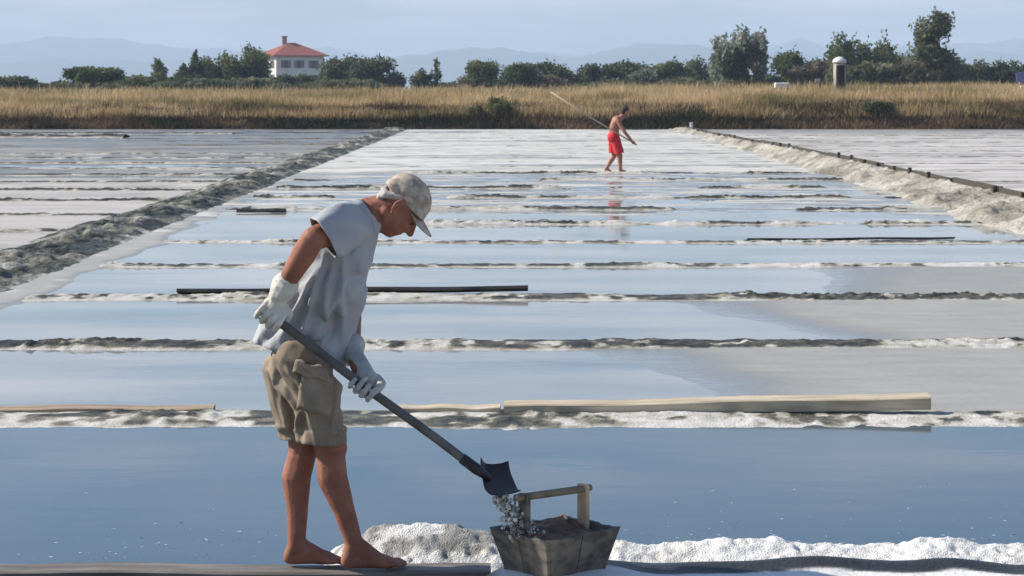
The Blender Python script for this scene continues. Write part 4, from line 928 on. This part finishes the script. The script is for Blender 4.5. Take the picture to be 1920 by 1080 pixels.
# load inside the box: wet dark salt
xs_ = np.linspace(-.43, .43, 44); V_u, V_v = np.meshgrid(xs_, xs_)
hgt = .05*np.exp(-(((V_u-.12)/.22)**2 + ((V_v+.05)/.3)**2)) + .03*(fbm(V_u*9, V_v*9, 0, 44)-.3) + .03*np.exp(-(((V_u+.25)/.15)**2 + ((V_v)/.2)**2))
k = 1-.26*.12; Q = np.array(cen)[None,None,:]*np.array([1,1,0]) + V_u[...,None]*LB*k*np.array(bd) + V_v[...,None]*LA*k*np.array(ad); Q[...,2] = BZ1-.035+hgt
i = np.arange(44*44).reshape(44,44); f = np.stack([i[:-1,:-1], i[:-1,1:], i[1:,1:], i[1:,:-1]], -1).reshape(-1, 4)
m_load = mat('muddy_salt', (.06,.026,.014), .6, col2=(.20,.12,.08), scale=14, bump=.8, bscale=60, bdist=.01)
props(mk('salt_load', Q.reshape(-1,3), f, m_load, at=(cen.x, cen.y, BZ1-.03)), 'heap of wet rust-brown salt lying inside the wooden box', 'salt')
# salt sliding from the blade
cv = []; cf = []
g = random.Random(5); top_s = P(938, 930, 7.80); bot_s = P(985, 1005, 7.78)
for k in range(750):
    t = g.random(); c = top_s.lerp(bot_s, t) + Vector((g.gauss(0, .012+.020*t), g.gauss(0, .02), g.gauss(0, .008))); s = g.uniform(.002, .006) if k % 6 else g.uniform(.005, .010)
    bm = bmesh.new(); bmesh.ops.create_icosphere(bm, subdivisions=1, radius=s)
    o = len(cv); cv += [tuple(c + Vector((v.co.x*g.uniform(.7,1.4), v.co.y*g.uniform(.7,1.4), v.co.z*g.uniform(.7,1.4)))) for v in bm.verts]
    cf += [tuple(v.index+o for v in f.verts) for f in bm.faces]; bm.free()
props(mk('falling_salt', cv, cf, mat('grey_salt', (.60,.585,.54), .7, col2=(.16,.155,.14), scale=30, lo=.4, hi=.6), smooth=False, at=tuple(bot_s)), 'wet grey salt lumps sliding off the shovel blade into the wooden box', 'salt', kind='stuff')

# ---- the far man in red shorts
DF = 47.6
fm = empty('person', (gx(1155, DF), DF, .03), 'distant shirtless man in red shorts walking across white salt, leaning forward', 'person')
def Q_(px, py, dy=0.): return P(px, py, DF+dy)
fh = Q_(1173, 209); fn = Q_(1166, 219); fs = Q_(1156, 226); fhip = Q_(1152, 262)
kA, kB = Q_(1152, 291, .1), Q_(1162, 293, -.1); aA, aB = Q_(1137, 316, .12), Q_(1163, 319, -.1)
fi = [('e', fh, (.10,.078,.115), Matrix.Rotation(R(25), 3, 'Y')), ((fn, .06), (fh, .06)), ('e', fh+Vector((.085,0,-.03)), (.03,.025,.03)), ((fs+Vector((0,-.17,0)), .07), (fs+Vector((0,.17,0)), .07)), ((fs, .12), (Q_(1151, 244), .125)), ((Q_(1151,244), .125), (fhip, .13)), ((fs, .09), (fn, .065)),
      ((fhip+Vector((0,.08,0)), .105), (kA, .07)), ((fhip+Vector((0,-.08,0)), .105), (kB, .07)), ((kA, .062), (kA.lerp(aA, .3), .06)), ((kA.lerp(aA, .3), .06), (aA, .04)), ((kB, .062), (kB.lerp(aB, .3), .06)), ((kB.lerp(aB, .3), .06), (aB, .04)),
      ((aA, .038), (aA+Vector((.13, 0, -.085)), .028)), ((aA, .036), (aA+Vector((-.02, 0, -.03)), .035)), ((aB, .038), (aB+Vector((.15, 0, -.045)), .028)), ((aB, .036), (aB+Vector((-.02, 0, -.035)), .035))]
hA = Q_(1186, 266, -.22)
fi += [((fs+Vector((.03,-.2,-.02)), .058), (Q_(1170, 246, -.26), .045)), ((Q_(1170, 246, -.26), .045), (hA, .032)), ('e', hA+Vector((.02,0,-.02)), (.05,.04,.04)),
       ((fs+Vector((-.02,.2,-.02)), .058), (Q_(1146, 243, .2), .045)), ((Q_(1146, 243, .2), .045), (Q_(1160, 254, .0)+Vector((0,.16,0)), .032))]
for i in range(4): fi.append(((hA+Vector((.04,-.03+.02*i,-.02)), .012), (hA+Vector((.075,-.03+.02*i,-.06)), .011)))
organic('body', fi, .014, m_skin2, fm, 3)
organic('shorts', [((fhip+Vector((-.02,.08,.10)), .125), (kA+Vector((-.02,0,.05)), .12)), ((fhip+Vector((-.01,-.08,.10)), .125), (kB+Vector((0,0,.05)), .115)), ((fhip+Vector((-.03,.06,.06)), .145), (fhip+Vector((-.03,-.06,.06)), .145))],
        .014, mat('red_cloth', (.55,.035,.045), .85), fm, 3, disp=lambda c, n: .02*(fbm(c[:,0]*9, c[:,1]*9, c[:,2]*9, 5, 3)-.5), cut=lambda fc: fc[:,2] < Q_(0, 288).z + .02*np.sin(fc[:,0]*20), solid=.005)
organic('hair', [('e', fh+Vector((-.015,0,.035)), (.105,.084,.10)), ('e', fh+Vector((-.04,0,-.01)), (.08,.08,.09))], .012, mat('dark_hair', (.05,.035,.03), .8), fm, 2)
b0 = Q_(1032, 172, -.20); b1 = Q_(1188, 268, -.22); pd_ = (b1-b0)
pole = empty('salt_rake', tuple(b1), 'long pale wooden pole carried behind by the distant man in red shorts', 'pole')
b = MB(); b.tube([b0, b0.lerp(b1, .5)-Vector((0,0,.02)), b1 + pd_*.04], [.016,.018,.018], 8); b.build('shaft', mat('pole_wood', (.42,.34,.24), .8), pole, True)
